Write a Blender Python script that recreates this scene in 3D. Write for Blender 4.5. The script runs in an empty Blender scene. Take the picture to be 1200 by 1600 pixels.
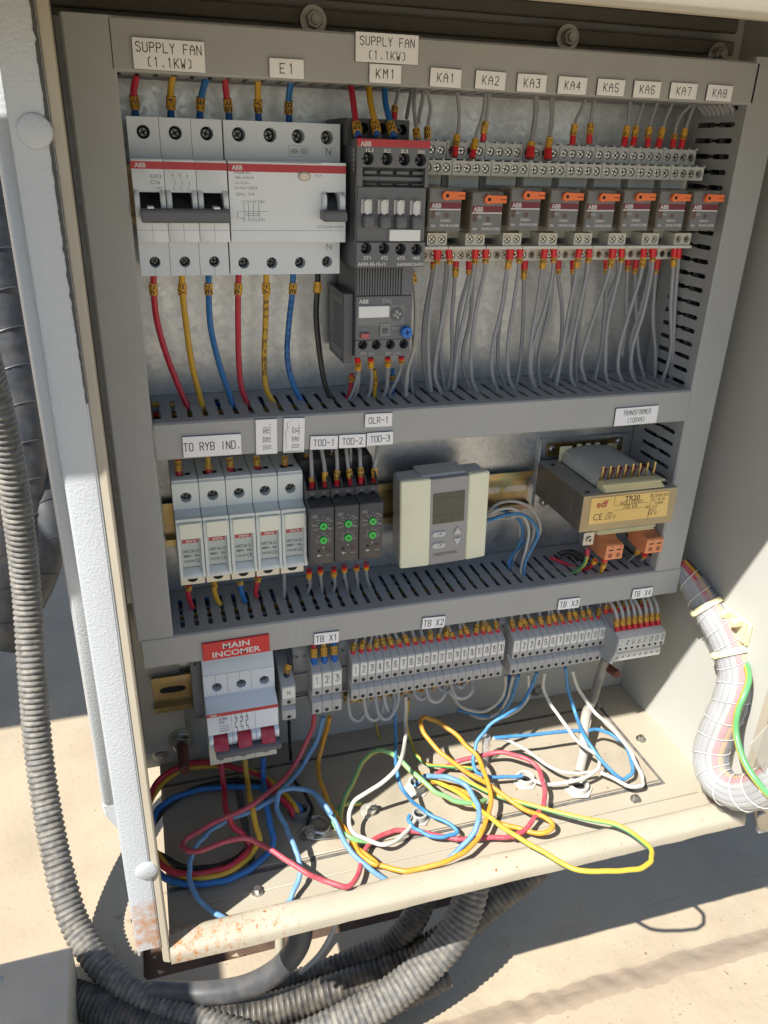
import bpy, bmesh, math, random
from mathutils import Vector, Matrix
random.seed(7)
S=0.001   # everything below is written in millimetres
scene=bpy.context.scene
COL=scene.collection
# ---------------------------------------------------------------- camera
CR=Matrix(((0.9576604752878133,-0.28646710715605084,0.02868816113210159),
           (-0.09572022129094912,-0.4107931969935575,-0.9066899075978381),
           (0.2715217363444582,0.8655550507168143,-0.42082110316740834)))
CC=Vector((-0.125867811,-554.992769,58.5206766)); CF=1227.63816
cam_d=bpy.data.cameras.new('camera'); cam=bpy.data.objects.new('camera',cam_d); COL.objects.link(cam)
rt=CR[0]; dn=CR[1]; fw=CR[2]
m3=Matrix((rt,-dn,-fw)).transposed()
cam.matrix_world=Matrix.Translation(CC*S)@m3.to_4x4()
cam_d.sensor_fit='VERTICAL'; cam_d.sensor_height=36; cam_d.lens=CF/1600*36
cam_d.clip_start=0.01; cam_d.clip_end=200
scene.camera=cam
# ---------------------------------------------------------------- sky and sun
SUNV=Vector((0.71,0.40,-1.0)).normalized()          # direction the light travels
w=bpy.data.worlds.new('World'); scene.world=w; w.use_nodes=True
nt=w.node_tree; bg=nt.nodes['Background']
sky=nt.nodes.new('ShaderNodeTexSky'); sky.sky_type='NISHITA'; sky.sun_disc=False
sky.sun_elevation=math.asin(-SUNV.z); sky.sun_rotation=math.atan2(-SUNV.x,-SUNV.y)
sky.air_density=1.0; sky.dust_density=0.8; sky.ozone_density=1.0
nt.links.new(sky.outputs[0],bg.inputs[0]); bg.inputs[1].default_value=0.08
sun_d=bpy.data.lights.new('sun','SUN'); sun_d.energy=5.0; sun_d.angle=math.radians(0.5); sun_d.color=(1.0,0.965,0.91)
sun=bpy.data.objects.new('sun',sun_d); COL.objects.link(sun)
sun.rotation_euler=SUNV.to_track_quat('-Z','Y').to_euler()
scene.view_settings.view_transform='Standard'; scene.view_settings.look='None'
scene.view_settings.exposure=0.97; scene.view_settings.gamma=1
# ---------------------------------------------------------------- measuring
def ray(u,v): return CR.transposed()@Vector(((u-600)/CF,(v-800)/CF,1))
def at(u,v,y): d=ray(u,v); return CC+d*((y-CC.y)/d.y)
def atz(u,v,z): d=ray(u,v); return CC+d*((z-CC.z)/d.z)
def atx(u,v,x): d=ray(u,v); return CC+d*((x-CC.x)/d.x)
def ad(u,v,d): return CC+ray(u,v)*d
# ---------------------------------------------------------------- materials
MAT={}
def mat(name,col,rough=0.5,metal=0.0,var=0.06,scale=60,bump=0.0,bscale=400,spec=0.5,speck=None,dust=0.0,alpha=1,trans=0):
    if name in MAT: return MAT[name]
    m=bpy.data.materials.new(name); m.use_nodes=True; t=m.node_tree; n=t.nodes; l=t.links
    b=n['Principled BSDF']; b.inputs['Roughness'].default_value=rough; b.inputs['Metallic'].default_value=metal
    b.inputs['Specular IOR Level'].default_value=spec
    tc=n.new('ShaderNodeTexCoord'); 
    no=n.new('ShaderNodeTexNoise'); no.inputs['Scale'].default_value=scale; no.inputs['Detail'].default_value=5
    l.new(tc.outputs['Object'],no.inputs['Vector'])
    mr=n.new('ShaderNodeMapRange'); mr.inputs['From Min'].default_value=.3; mr.inputs['From Max'].default_value=.7
    mr.inputs['To Min'].default_value=1-var; mr.inputs['To Max'].default_value=1+var
    l.new(no.outputs[0],mr.inputs['Value'])
    mx=n.new('ShaderNodeMix'); mx.data_type='RGBA'; mx.blend_type='MULTIPLY'; mx.inputs[0].default_value=1
    mx.inputs[6].default_value=(*col,1); l.new(mr.outputs[0],mx.inputs[7])
    out=mx.outputs[2]
    if dust:
        n3=n.new('ShaderNodeTexNoise'); n3.inputs['Scale'].default_value=scale*2.3; n3.inputs['Detail'].default_value=8
        l.new(tc.outputs['Object'],n3.inputs['Vector'])
        r3=n.new('ShaderNodeMapRange'); r3.inputs['From Min'].default_value=.42; r3.inputs['From Max'].default_value=.72; r3.inputs['To Max'].default_value=dust
        l.new(n3.outputs[0],r3.inputs['Value'])
        d=n.new('ShaderNodeMix'); d.data_type='RGBA'; l.new(r3.outputs[0],d.inputs[0]); l.new(out,d.inputs[6]); d.inputs[7].default_value=(.42,.37,.28,1)
        out=d.outputs[2]
    if speck:
        sc,amt,colr=speck
        n4=n.new('ShaderNodeTexNoise'); n4.inputs['Scale'].default_value=sc; n4.inputs['Detail'].default_value=3
        l.new(tc.outputs['Object'],n4.inputs['Vector'])
        r4=n.new('ShaderNodeMapRange'); r4.inputs['From Min'].default_value=amt; r4.inputs['From Max'].default_value=amt+.03
        l.new(n4.outputs[0],r4.inputs['Value'])
        d=n.new('ShaderNodeMix'); d.data_type='RGBA'; l.new(r4.outputs[0],d.inputs[0]); l.new(out,d.inputs[6]); d.inputs[7].default_value=(*colr,1)
        out=d.outputs[2]
    l.new(out,b.inputs['Base Color'])
    rr=n.new('ShaderNodeMapRange'); rr.inputs['To Min'].default_value=max(0,rough-.12); rr.inputs['To Max'].default_value=min(1,rough+.12)
    l.new(no.outputs[0],rr.inputs['Value']); l.new(rr.outputs[0],b.inputs['Roughness'])
    if bump:
        n2=n.new('ShaderNodeTexNoise'); n2.inputs['Scale'].default_value=bscale; n2.inputs['Detail'].default_value=3
        l.new(tc.outputs['Object'],n2.inputs['Vector'])
        bp=n.new('ShaderNodeBump'); bp.inputs['Strength'].default_value=bump; bp.inputs['Distance'].default_value=.0008
        l.new(n2.outputs[0],bp.inputs['Height']); l.new(bp.outputs[0],b.inputs['Normal'])
    if alpha<1: b.inputs['Alpha'].default_value=alpha
    if trans: b.inputs['Transmission Weight'].default_value=trans
    MAT[name]=m; return m
RUST=(.28,.11,.035)
duct=mat('duct_plastic',(.335,.345,.345),.45,var=.05,scale=12,dust=.10)
ductin=mat('duct_inside',(.25,.25,.245),.55,var=.05,scale=30,dust=.15)
cabp=mat('cabinet_paint',(.365,.325,.25),.5,var=.05,scale=14,bump=.12,bscale=900,speck=(160,.735,RUST))
cabin=mat('cabinet_inner_paint',(.44,.435,.395),.5,var=.04,scale=9,bump=.08,bscale=900)
flangep=mat('textured_white_paint',(.43,.455,.47),.28,var=.04,scale=14,bump=.45,bscale=650,speck=(26,.80,RUST))
floorp=mat('floor_paint',(.345,.30,.225),.55,var=.12,scale=22,bump=.2,bscale=500,speck=(210,.70,RUST),dust=.25)
galv=mat('galvanised_sheet',(.47,.49,.50),.42,metal=.88,var=.12,scale=55,bump=.06,bscale=300)
platep=mat('painted_plate',(.40,.37,.31),.55,var=.08,scale=20,dust=.2)
abbw=mat('breaker_plastic',(.60,.66,.715),.42,var=.025,scale=30,bump=.02,dust=.03)
abbw2=mat('breaker_plastic_front',(.69,.74,.79),.40,var=.02,scale=30)
cream=mat('cream_plastic',(.72,.68,.56),.5,var=.03,scale=30)
red=mat('red_band',(.42,.03,.04),.4,var=.05)
maroon=mat('maroon_band',(.16,.02,.035),.5,var=.05)
blk=mat('black_plastic',(.016,.017,.019),.42,var=.1)
dk=mat('dark_cavity',(.012,.012,.012),.8,var=.1)
cgrey=mat('contactor_plastic',(.095,.10,.112),.45,var=.05,scale=40,dust=.05)
cgrey2=mat('contactor_plastic_light',(.13,.138,.15),.45,var=.05,scale=40)
timerp=mat('timer_plastic',(.052,.053,.058),.45,var=.05,scale=40,dust=.05)
screwm=mat('screw_steel',(.62,.60,.56),.28,metal=1,var=.15,scale=300)
steel=mat('zinc_steel',(.50,.49,.46),.38,metal=1,var=.15,scale=120)
brass=mat('brass',(.55,.40,.16),.32,metal=1,var=.15,scale=200)
white=mat('label_white',(.80,.81,.83),.4,var=.03,scale=100)
wht=mat('print_white',(.62,.63,.64),.5,var=.02)
ink=mat('print_black',(.03,.03,.035),.6,var=.02)
inkg=mat('print_grey',(.16,.165,.18),.6,var=.02)
terml=mat('terminal_grey',(.40,.405,.405),.45,var=.04,scale=60,dust=.05)
termd=mat('terminal_blue_grey',(.30,.325,.345),.45,var=.04,scale=60,dust=.05)
termw=mat('terminal_pale_grey',(.60,.595,.55),.45,var=.04,scale=60,dust=.05)
sock=mat('socket_grey',(.47,.495,.50),.45,var=.04,scale=60,dust=.06)
sockp=mat('socket_pale',(.60,.60,.55),.45,var=.04,scale=60,dust=.06)
relf=mat('relay_face',(.15,.155,.16),.35,var=.04,scale=60)
relt=mat('relay_cover_smoky',(.33,.30,.24),.15,var=.15,scale=120,alpha=.42)
orange=mat('orange_plastic',(.80,.17,.04),.4,var=.04)
orangel=mat('orange_connector',(.72,.27,.12),.45,var=.04)
fusep=mat('fuse_plastic',(.66,.70,.67),.4,var=.02,scale=30,dust=.03)
fusec=mat('fuse_cap',(.72,.74,.64),.4,var=.02,scale=30)
yel=mat('marker_yellow',(.62,.33,.028),.42,var=.08,scale=200)
rboot=mat('boot_red',(.60,.02,.03),.33,var=.06,scale=200)
bboot=mat('boot_blue',(.02,.13,.45),.33,var=.06,scale=200)
kboot=mat('boot_black',(.02,.02,.02),.4)
wred=mat('wire_red',(.50,.02,.045),.40,var=.06,scale=70,dust=.05)
wredl=mat('wire_dusty_red',(.46,.06,.085),.46,var=.1,scale=120,dust=.16)
wyel=mat('wire_yellow',(.62,.36,.03),.40,var=.06,scale=70,dust=.04)
wora=mat('wire_amber',(.56,.26,.02),.45,var=.1,scale=120,dust=.14)
wblue=mat('wire_blue',(.015,.15,.42),.40,var=.06,scale=70,dust=.05)
wblul=mat('wire_light_blue',(.12,.27,.46),.46,var=.1,scale=120,dust=.2)
wbrt=mat('wire_bright_blue',(.045,.21,.43),.44,var=.1,scale=120,dust=.12)
wblk=mat('wire_black',(.018,.019,.021),.42,var=.06,scale=70,dust=.04)
wgry=mat('wire_grey',(.29,.30,.32),.42,var=.06,scale=70,dust=.05)
wgryd=mat('wire_dark_grey',(.16,.165,.175),.42,var=.06,scale=70)
wgryl=mat('wire_pale_grey',(.36,.36,.35),.42,var=.06,scale=70,dust=.05)
wwht=mat('wire_white',(.50,.485,.43),.46,var=.08,scale=120,dust=.2)
greenk=mat('green_knob',(.04,.55,.08),.35)
thermc=mat('thermostat_cream',(.76,.76,.58),.42,var=.04,scale=18,dust=.06)
thermg=mat('thermostat_grey',(.31,.31,.31),.42,var=.03,scale=30)
therms=mat('thermostat_shell',(.46,.465,.455),.45,var=.03,scale=30,dust=.05)
lcd=mat('lcd_glass',(.085,.085,.062),.12,var=.05,scale=50)
lcdline=mat('lcd_segment',(.045,.045,.035),.4)
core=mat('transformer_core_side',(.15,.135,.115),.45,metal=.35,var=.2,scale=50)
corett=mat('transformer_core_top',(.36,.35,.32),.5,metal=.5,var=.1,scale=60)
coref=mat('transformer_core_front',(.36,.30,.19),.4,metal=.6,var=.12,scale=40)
coil=mat('coil_wrap',(.47,.465,.42),.45,var=.06,scale=40)
bobb=mat('bobbin_plastic',(.66,.60,.36),.4,var=.05,scale=40)
gold=mat('gold_label',(.62,.47,.19),.35,metal=.6,var=.08,scale=30)
conduit=mat('grey_conduit',(.115,.112,.105),.6,var=.3,scale=70,dust=.34)
conduitd=mat('dark_conduit',(.038,.036,.034),.5,var=.3,scale=30,dust=.28)
foam=mat('black_wrap',(.035,.04,.048),.45,var=.15,scale=20,dust=.12)
ground=mat('beige_roof_paint',(.375,.305,.21),.62,var=.12,scale=9,bump=.7,bscale=140,speck=(230,.69,(.20,.13,.08)),dust=.22)
pealed=mat('peeling_paint',(.30,.235,.165),.78,var=.3,scale=45,bump=1.0,bscale=160)
soil=mat('rusty_soil',(.085,.048,.028),.85,var=.35,scale=40,bump=1.0,bscale=240)
rubber=mat('black_rubber_gasket',(.012,.012,.013),.6,var=.1)
copper=mat('rusty_rod',(.14,.05,.03),.7,metal=.2,var=.25,scale=150,bump=.5,bscale=900)
clear=mat('clear_spiral_wrap',(.55,.555,.55),.2,var=.15,scale=30,alpha=.40)
tie=mat('aged_tie_plastic',(.70,.62,.36),.45,var=.06,scale=60)
sign=mat('red_sign',(.55,.012,.02),.35,var=.05,scale=20)
silver=mat('glass_green_diode',(.04,.28,.08),.4)
bluek=mat('blue_knob',(.01,.16,.62),.3)
redk=mat('red_toggle',(.40,.02,.045),.35,var=.1,scale=60,dust=.15)
dgreyb=mat('handle_bar_grey',(.12,.125,.14),.4,var=.06,scale=60)

def irid(name):       # yellow-passivated zinc
    m=mat(name,(.5,.4,.2),.3,metal=.9); t=m.node_tree; b=t.nodes['Principled BSDF']
    tc=t.nodes.new('ShaderNodeTexCoord'); no=t.nodes.new('ShaderNodeTexNoise'); no.inputs['Scale'].default_value=38; no.inputs['Detail'].default_value=2
    t.links.new(tc.outputs['Object'],no.inputs['Vector'])
    cr=t.nodes.new('ShaderNodeValToRGB'); e=cr.color_ramp.elements
    e[0].position=.30; e[0].color=(.24,.26,.17,1); e[1].position=.72; e[1].color=(.36,.22,.19,1)
    for p,c in ((.42,(.36,.31,.15)),(.52,(.42,.30,.14)),(.62,(.33,.29,.19))):
        x=cr.color_ramp.elements.new(p); x.color=(*c,1)
    t.links.new(no.outputs[0],cr.inputs[0]); t.links.new(cr.outputs[0],b.inputs['Base Color']); return m
railm=irid('passivated_rail')
def peel():
    t=ground.node_tree; n=t.nodes; l=t.links; b=n['Principled BSDF']; src=b.inputs['Base Color'].links[0].from_socket
    at_=n.new('ShaderNodeAttribute'); at_.attribute_name='peel'; no=n.new('ShaderNodeTexNoise'); no.inputs['Scale'].default_value=70; no.inputs['Detail'].default_value=8
    tc=n.new('ShaderNodeTexCoord'); l.new(tc.outputs['Object'],no.inputs['Vector'])
    ad_=n.new('ShaderNodeMath'); ad_.operation='MULTIPLY_ADD'; ad_.inputs[1].default_value=.8; l.new(no.outputs[0],ad_.inputs[0]); l.new(at_.outputs['Fac'],ad_.inputs[2])
    mr=n.new('ShaderNodeMapRange'); mr.inputs['From Min'].default_value=.82; mr.inputs['From Max'].default_value=.95; l.new(ad_.outputs[0],mr.inputs['Value'])
    mx=n.new('ShaderNodeMix'); mx.data_type='RGBA'; l.new(mr.outputs[0],mx.inputs[0]); l.new(src,mx.inputs[6]); mx.inputs[7].default_value=(.30,.235,.165,1); l.new(mx.outputs[2],b.inputs['Base Color'])
peel()
def stripe(name,c1,c2,fr=.5):   # green stripe running along a yellow wire (uses the uv round the wire)
    m=mat(name,c1,.42,dust=.08); t=m.node_tree; b=t.nodes['Principled BSDF']
    uv=t.nodes.new('ShaderNodeUVMap'); sp=t.nodes.new('ShaderNodeSeparateXYZ'); t.links.new(uv.outputs[0],sp.inputs[0])
    g=t.nodes.new('ShaderNodeMath'); g.operation='LESS_THAN'; g.inputs[1].default_value=fr; t.links.new(sp.outputs[0],g.inputs[0])
    mx=t.nodes.new('ShaderNodeMix'); mx.data_type='RGBA'; mx.inputs[6].default_value=(*c1,1); mx.inputs[7].default_value=(*c2,1)
    t.links.new(g.outputs[0],mx.inputs[0]); t.links.new(mx.outputs[2],b.inputs['Base Color']); return m
earth=stripe('wire_green_yellow',(.52,.36,.04),(.10,.32,.12),.45)
earthg=stripe('wire_mostly_green',(.20,.42,.17),(.50,.42,.06),.25)
def galvanise():     # spangled zinc
    t=galv.node_tree; b=t.nodes['Principled BSDF']
    tc=t.nodes.new('ShaderNodeTexCoord'); vo=t.nodes.new('ShaderNodeTexVoronoi'); vo.inputs['Scale'].default_value=330
    n=t.nodes.new('ShaderNodeTexNoise'); n.inputs['Scale'].default_value=70; n.inputs['Detail'].default_value=4
    mxv=t.nodes.new('ShaderNodeVectorMath'); mxv.operation='MULTIPLY_ADD'; mxv.inputs[1].default_value=(.012,.012,.012)
    t.links.new(tc.outputs['Object'],n.inputs['Vector']); t.links.new(n.outputs['Color'],mxv.inputs[0]); t.links.new(tc.outputs['Object'],mxv.inputs[2]); t.links.new(mxv.outputs[0],vo.inputs['Vector'])
    mr=t.nodes.new('ShaderNodeMapRange'); mr.inputs['To Min'].default_value=.475; mr.inputs['To Max'].default_value=.57
    sp=t.nodes.new('ShaderNodeSeparateColor'); t.links.new(vo.outputs['Color'],sp.inputs[0]); t.links.new(sp.outputs[0],mr.inputs['Value'])
    cb=t.nodes.new('ShaderNodeCombineColor')
    for i,k in enumerate((.94,.99,1.04)):
        mm=t.nodes.new('ShaderNodeMath'); mm.operation='MULTIPLY'; mm.inputs[1].default_value=k; t.links.new(mr.outputs[0],mm.inputs[0]); t.links.new(mm.outputs[0],cb.inputs[i])
    t.links.new(cb.outputs[0],b.inputs['Base Color'])
    mr2=t.nodes.new('ShaderNodeMapRange'); mr2.inputs['To Min'].default_value=.32; mr2.inputs['To Max'].default_value=.42
    t.links.new(sp.outputs[1],mr2.inputs['Value']); t.links.new(mr2.outputs[0],b.inputs['Roughness'])
galvanise()
rimp=mat('rim_paint',(.38,.34,.26),.5,var=.08,scale=16,bump=.35,bscale=700,speck=(170,.70,RUST))
def rustlow():       # rust blooms near the foot of the left flange and lip
    for m,zc,zr,xc,xr in ((flangep,-398,44,None,0),(rimp,-380,40,0,170)):
        t=m.node_tree; b=t.nodes['Principled BSDF']; src=b.inputs['Base Color'].links[0].from_socket
        g=t.nodes.new('ShaderNodeNewGeometry'); sp=t.nodes.new('ShaderNodeSeparateXYZ'); t.links.new(g.outputs['Position'],sp.inputs[0])
        mr=t.nodes.new('ShaderNodeMapRange'); mr.inputs['From Min'].default_value=(zc+zr)*S; mr.inputs['From Max'].default_value=(zc-zr*.2)*S
        mr.inputs['To Min'].default_value=0; mr.inputs['To Max'].default_value=1; t.links.new(sp.outputs[2],mr.inputs['Value'])
        no=t.nodes.new('ShaderNodeTexNoise'); no.inputs['Scale'].default_value=85 if xc is None else 190; no.inputs['Detail'].default_value=9; no.inputs['Roughness'].default_value=.7
        t.links.new(g.outputs['Position'],no.inputs['Vector'])
        mu=t.nodes.new('ShaderNodeMath'); mu.operation='MULTIPLY'; t.links.new(mr.outputs[0],mu.inputs[0]); t.links.new(no.outputs[0],mu.inputs[1])
        last=mu.outputs[0]
        if xc is not None:
            mx=t.nodes.new('ShaderNodeMapRange'); mx.inputs['From Min'].default_value=(xc-50)*S; mx.inputs['From Max'].default_value=(xc+xr)*S; mx.inputs['To Min'].default_value=.98; mx.inputs['To Max'].default_value=.62
            t.links.new(sp.outputs[0],mx.inputs['Value']); m2=t.nodes.new('ShaderNodeMath'); m2.operation='MULTIPLY'; t.links.new(last,m2.inputs[0]); t.links.new(mx.outputs[0],m2.inputs[1]); last=m2.outputs[0]
        th=t.nodes.new('ShaderNodeMapRange'); th.inputs['From Min'].default_value=.40 if xc is None else .45; th.inputs['From Max'].default_value=.62 if xc is None else .56; t.links.new(last,th.inputs['Value'])
        d=t.nodes.new('ShaderNodeMix'); d.data_type='RGBA'; t.links.new(th.outputs[0],d.inputs[0]); t.links.new(src,d.inputs[6]); d.inputs[7].default_value=(.40,.17,.045,1) if xc is None else (.36,.16,.055,1)
        t.links.new(d.outputs[2],b.inputs['Base Color'])
rustlow()
# ---------------------------------------------------------------- objects
OFF={}
def thing(name,label,cat,loc=(0,0,0),group=None,kind=None):
    o=bpy.data.objects.new(name,None); o.empty_display_size=.01; COL.objects.link(o)
    o.location=Vector(loc)*S; OFF[o.name]=Vector(loc); o['label']=label; o['category']=cat
    if group: o['group']=group
    if kind: o['kind']=kind
    return o
def tag(o,label,cat,group=None):
    o['label']=label; o['category']=cat
    if group: o['group']=group
    return o
class M:
    def __init__(s): s.v=[]; s.f=[]; s.T=None; s.uv=None
    def add(s,vs,fs):
        b=len(s.v)
        for p in vs:
            p=Vector(p)
            if s.T is not None: p=s.T@p
            s.v.append(p)
        s.f+= [tuple(b+i for i in f) for f in fs]
    def box(s,x0,x1,y0,y1,z0,z1,c=0):
        x0,x1=min(x0,x1),max(x0,x1); y0,y1=min(y0,y1),max(y0,y1); z0,z1=min(z0,z1),max(z0,z1)
        if c<=0:
            s.add([(x,y,z) for x in (x0,x1) for y in (y0,y1) for z in (z0,z1)],[(0,1,3,2),(4,6,7,5),(0,4,5,1),(2,3,7,6),(0,2,6,4),(1,5,7,3)]); return s
        c=min(c,(x1-x0)*.45,(y1-y0)*.45,(z1-z0)*.45)
        V=[];I={}
        for i,x in enumerate((x0,x1)):
            for j,y in enumerate((y0,y1)):
                for k,z in enumerate((z0,z1)):
                    sx,sy,sz=(c,-c)[i],(c,-c)[j],(c,-c)[k]
                    I[i,j,k]=len(V); V+=[(x,y+sy,z+sz),(x+sx,y,z+sz),(x+sx,y+sy,z)]
        F=[]
        for i in (0,1): F.append((I[i,0,0],I[i,0,1],I[i,1,1],I[i,1,0])); 
        for j in (0,1): F.append((I[0,j,0]+1,I[0,j,1]+1,I[1,j,1]+1,I[1,j,0]+1))
        for k in (0,1): F.append((I[0,0,k]+2,I[0,1,k]+2,I[1,1,k]+2,I[1,0,k]+2))
        for i in (0,1):
            for j in (0,1): F.append((I[i,j,0],I[i,j,0]+1,I[i,j,1]+1,I[i,j,1]))
            for k in (0,1): F.append((I[i,0,k],I[i,0,k]+2,I[i,1,k]+2,I[i,1,k]))
        for j in (0,1):
            for k in (0,1): F.append((I[0,j,k]+1,I[0,j,k]+2,I[1,j,k]+2,I[1,j,k]+1))
        for q in I.values(): F.append((q,q+1,q+2))
        s.add(V,F); return s
    def prism(s,pts,axis,a,b):
        """closed outline extruded along an axis: 'x' outline=(y,z); 'y' outline=(x,z); 'z' outline=(x,y)"""
        n=len(pts)
        f={'x':lambda p,t:(t,p[0],p[1]),'y':lambda p,t:(p[0],t,p[1]),'z':lambda p,t:(p[0],p[1],t)}[axis]
        V=[f(p,a) for p in pts]+[f(p,b) for p in pts]
        s.add(V,[tuple(range(n)),tuple(range(2*n-1,n-1,-1))]+[(i,(i+1)%n,n+(i+1)%n,n+i) for i in range(n)]); return s
    def cyl(s,p,q,r,n=16,r2=None,cap=True):
        p=Vector(p);q=Vector(q);d=(q-p).normalized();u=d.orthogonal().normalized();w=d.cross(u); r2=r if r2 is None else r2
        V=[];
        for c,rr in ((p,r),(q,r2)):
            V+=[c+(u*math.cos(2*math.pi*i/n)+w*math.sin(2*math.pi*i/n))*rr for i in range(n)]
        F=[(i,(i+1)%n,n+(i+1)%n,n+i) for i in range(n)]
        if cap: F+=[tuple(range(n-1,-1,-1)),tuple(range(n,2*n))]
        s.add(V,F); return s
    def hole(s,x0,x1,z0,z1,y,cx,cz,r,d,n=16):
        """flat cell facing -y with a round recess"""
        V=[];k=[]
        for i in range(n):
            a=2*math.pi*(i+.5)/n; ca,sa=math.cos(a),math.sin(a)
            t=min([(x1-cx)/ca if ca>1e-6 else 1e9,(x0-cx)/ca if ca<-1e-6 else 1e9,(z1-cz)/sa if sa>1e-6 else 1e9,(z0-cz)/sa if sa<-1e-6 else 1e9])
            V+=[(cx+ca*t,y,cz+sa*t),(cx+ca*r,y,cz+sa*r),(cx+ca*r*.96,y+d,cz+sa*r*.96)]
        F=[]
        for i in range(n):
            j=(i+1)%n; F+=[(3*i,3*j,3*j+1,3*i+1),(3*i+1,3*j+1,3*j+2,3*i+2)]
        F.append(tuple(3*i+2 for i in range(n)))
        b=len(V)
        for q,(X,Z) in enumerate(((x1,z1),(x0,z1),(x0,z0),(x1,z0))):
            V.append((X,y,Z)); ang=(math.atan2(Z-cz,X-cx))%(2*math.pi)
            i=int(math.floor(ang/(2*math.pi)*n-.5))%n
            F.append((3*i,b+q,3*((i+1)%n)))
        s.add(V,F); return s
    def build(s,name,m,parent=None,bevel=0,seg=1,smooth=True,label=None,world=True):
        me=bpy.data.meshes.new(name)
        off=OFF.get(parent.name,Vector((0,0,0))) if (parent is not None and world) else Vector((0,0,0))
        me.from_pydata([(p-off)*S for p in s.v],[],s.f)
        if s.uv:
            ul=me.uv_layers.new(name='uv')
            for p in me.polygons:
                for li in p.loop_indices: ul.data[li].uv=s.uv[me.loops[li].vertex_index]
        else:
            bm=bmesh.new(); bm.from_mesh(me)
            bmesh.ops.remove_doubles(bm,verts=bm.verts,dist=1e-6)
            bmesh.ops.recalc_face_normals(bm,faces=bm.faces)
            if bevel:
                ed=[e for e in bm.edges if e.is_manifold and e.calc_face_angle(0)>math.radians(30)]
                bmesh.ops.bevel(bm,geom=ed,offset=bevel*S,segments=seg,affect='EDGES',clamp_overlap=True)
            bm.to_mesh(me); bm.free()
        me.materials.append(m)
        if smooth:
            me.polygons.foreach_set('use_smooth',[True]*len(me.polygons)); me.set_sharp_from_angle(angle=math.radians(38))
        o=bpy.data.objects.new(name,me); COL.objects.link(o)
        if parent is not None: o.parent=parent
        OFF[o.name]=off
        if label: o['label']=label
        return o
def B(name,m,parent,*a,c=.3,**k):
    q=M(); q.box(*a,c=c); return q.build(name,m,parent,**k)
def dup(root,loc,label=None,rot=None):
    r=root.copy(); COL.objects.link(r); r.location=Vector(loc)*S
    if rot: r.rotation_euler=rot
    if label: r['label']=label
    OFF[r.name]=Vector(loc)
    for ch in root.children:
        c=ch.copy(); COL.objects.link(c); c.parent=r
        for g in ch.children:
            d=g.copy(); COL.objects.link(d); d.parent=c
    return r
def share(o,parent,loc,name=None):     # another part with the same mesh, moved
    c=o.copy(); COL.objects.link(c); c.parent=parent; c.location=Vector(loc)*S; return c
# ---- curves
def spline(P,sub=6):
    P=[Vector(p) for p in P]; n=len(P)
    if n==2: return [P[0].lerp(P[1],i/3) for i in range(4)]
    out=[]
    for i in range(n-1):
        p0=P[i-1] if i else P[0]*2-P[1]; p1=P[i];p2=P[i+1];p3=P[i+2] if i+2<n else P[-1]*2-P[-2]
        t0=0; t1=max((p1-p0).length,1e-4)**.5; t2=t1+max((p2-p1).length,1e-4)**.5; t3=t2+max((p3-p2).length,1e-4)**.5
        for k in range(sub):
            t=t1+(t2-t1)*k/sub
            A1=p0*((t1-t)/(t1-t0))+p1*((t-t0)/(t1-t0)); A2=p1*((t2-t)/(t2-t1))+p2*((t-t1)/(t2-t1)); A3=p2*((t3-t)/(t3-t2))+p3*((t-t2)/(t3-t2))
            B1=A1*((t2-t)/(t2-t0))+A2*((t-t0)/(t2-t0)); B2=A2*((t3-t)/(t3-t1))+A3*((t-t1)/(t3-t1))
            out.append(B1*((t2-t)/(t2-t1))+B2*((t-t1)/(t2-t1)))
    out.append(P[-1]); return out
def resample(P,step):
    L=[0]
    for a,b in zip(P,P[1:]): L.append(L[-1]+(b-a).length)
    n=max(2,int(L[-1]/step)+1); out=[];j=0
    for i in range(n+1):
        s=L[-1]*i/n
        while j<len(L)-2 and L[j+1]<s: j+=1
        out.append(P[j].lerp(P[j+1],(s-L[j])/max(L[j+1]-L[j],1e-9)))
    return out
def sweep(q,P,rad,n=8,uv=False,cap=True,roll=0):
    """tube along P, rad number or function(i)"""
    T=[(P[min(i+1,len(P)-1)]-P[max(i-1,0)]).normalized() for i in range(len(P))]
    u=T[0].orthogonal().normalized(); V=[];UV=[]
    for i,p in enumerate(P):
        u=(u-T[i]*u.dot(T[i])); u=u.normalized() if u.length>1e-6 else T[i].orthogonal().normalized()
        w=T[i].cross(u); r=rad(i) if callable(rad) else rad
        for k in range(n):
            a=2*math.pi*k/n+roll; V.append(p+(u*math.cos(a)+w*math.sin(a))*r); UV.append((k/n,i*.1))
    F=[(i*n+k,i*n+(k+1)%n,(i+1)*n+(k+1)%n,(i+1)*n+k) for i in range(len(P)-1) for k in range(n)]
    if cap: F+=[tuple(range(n-1,-1,-1)),tuple(range((len(P)-1)*n,len(P)*n))]
    q.add(V,F)
    if uv: q.uv=UV
    return q
def tube(name,m,P,r,parent=None,n=8,sub=6,uv=False):
    q=M(); sweep(q,spline(P,sub),r,n,uv); return q.build(name,m,parent)
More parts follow.
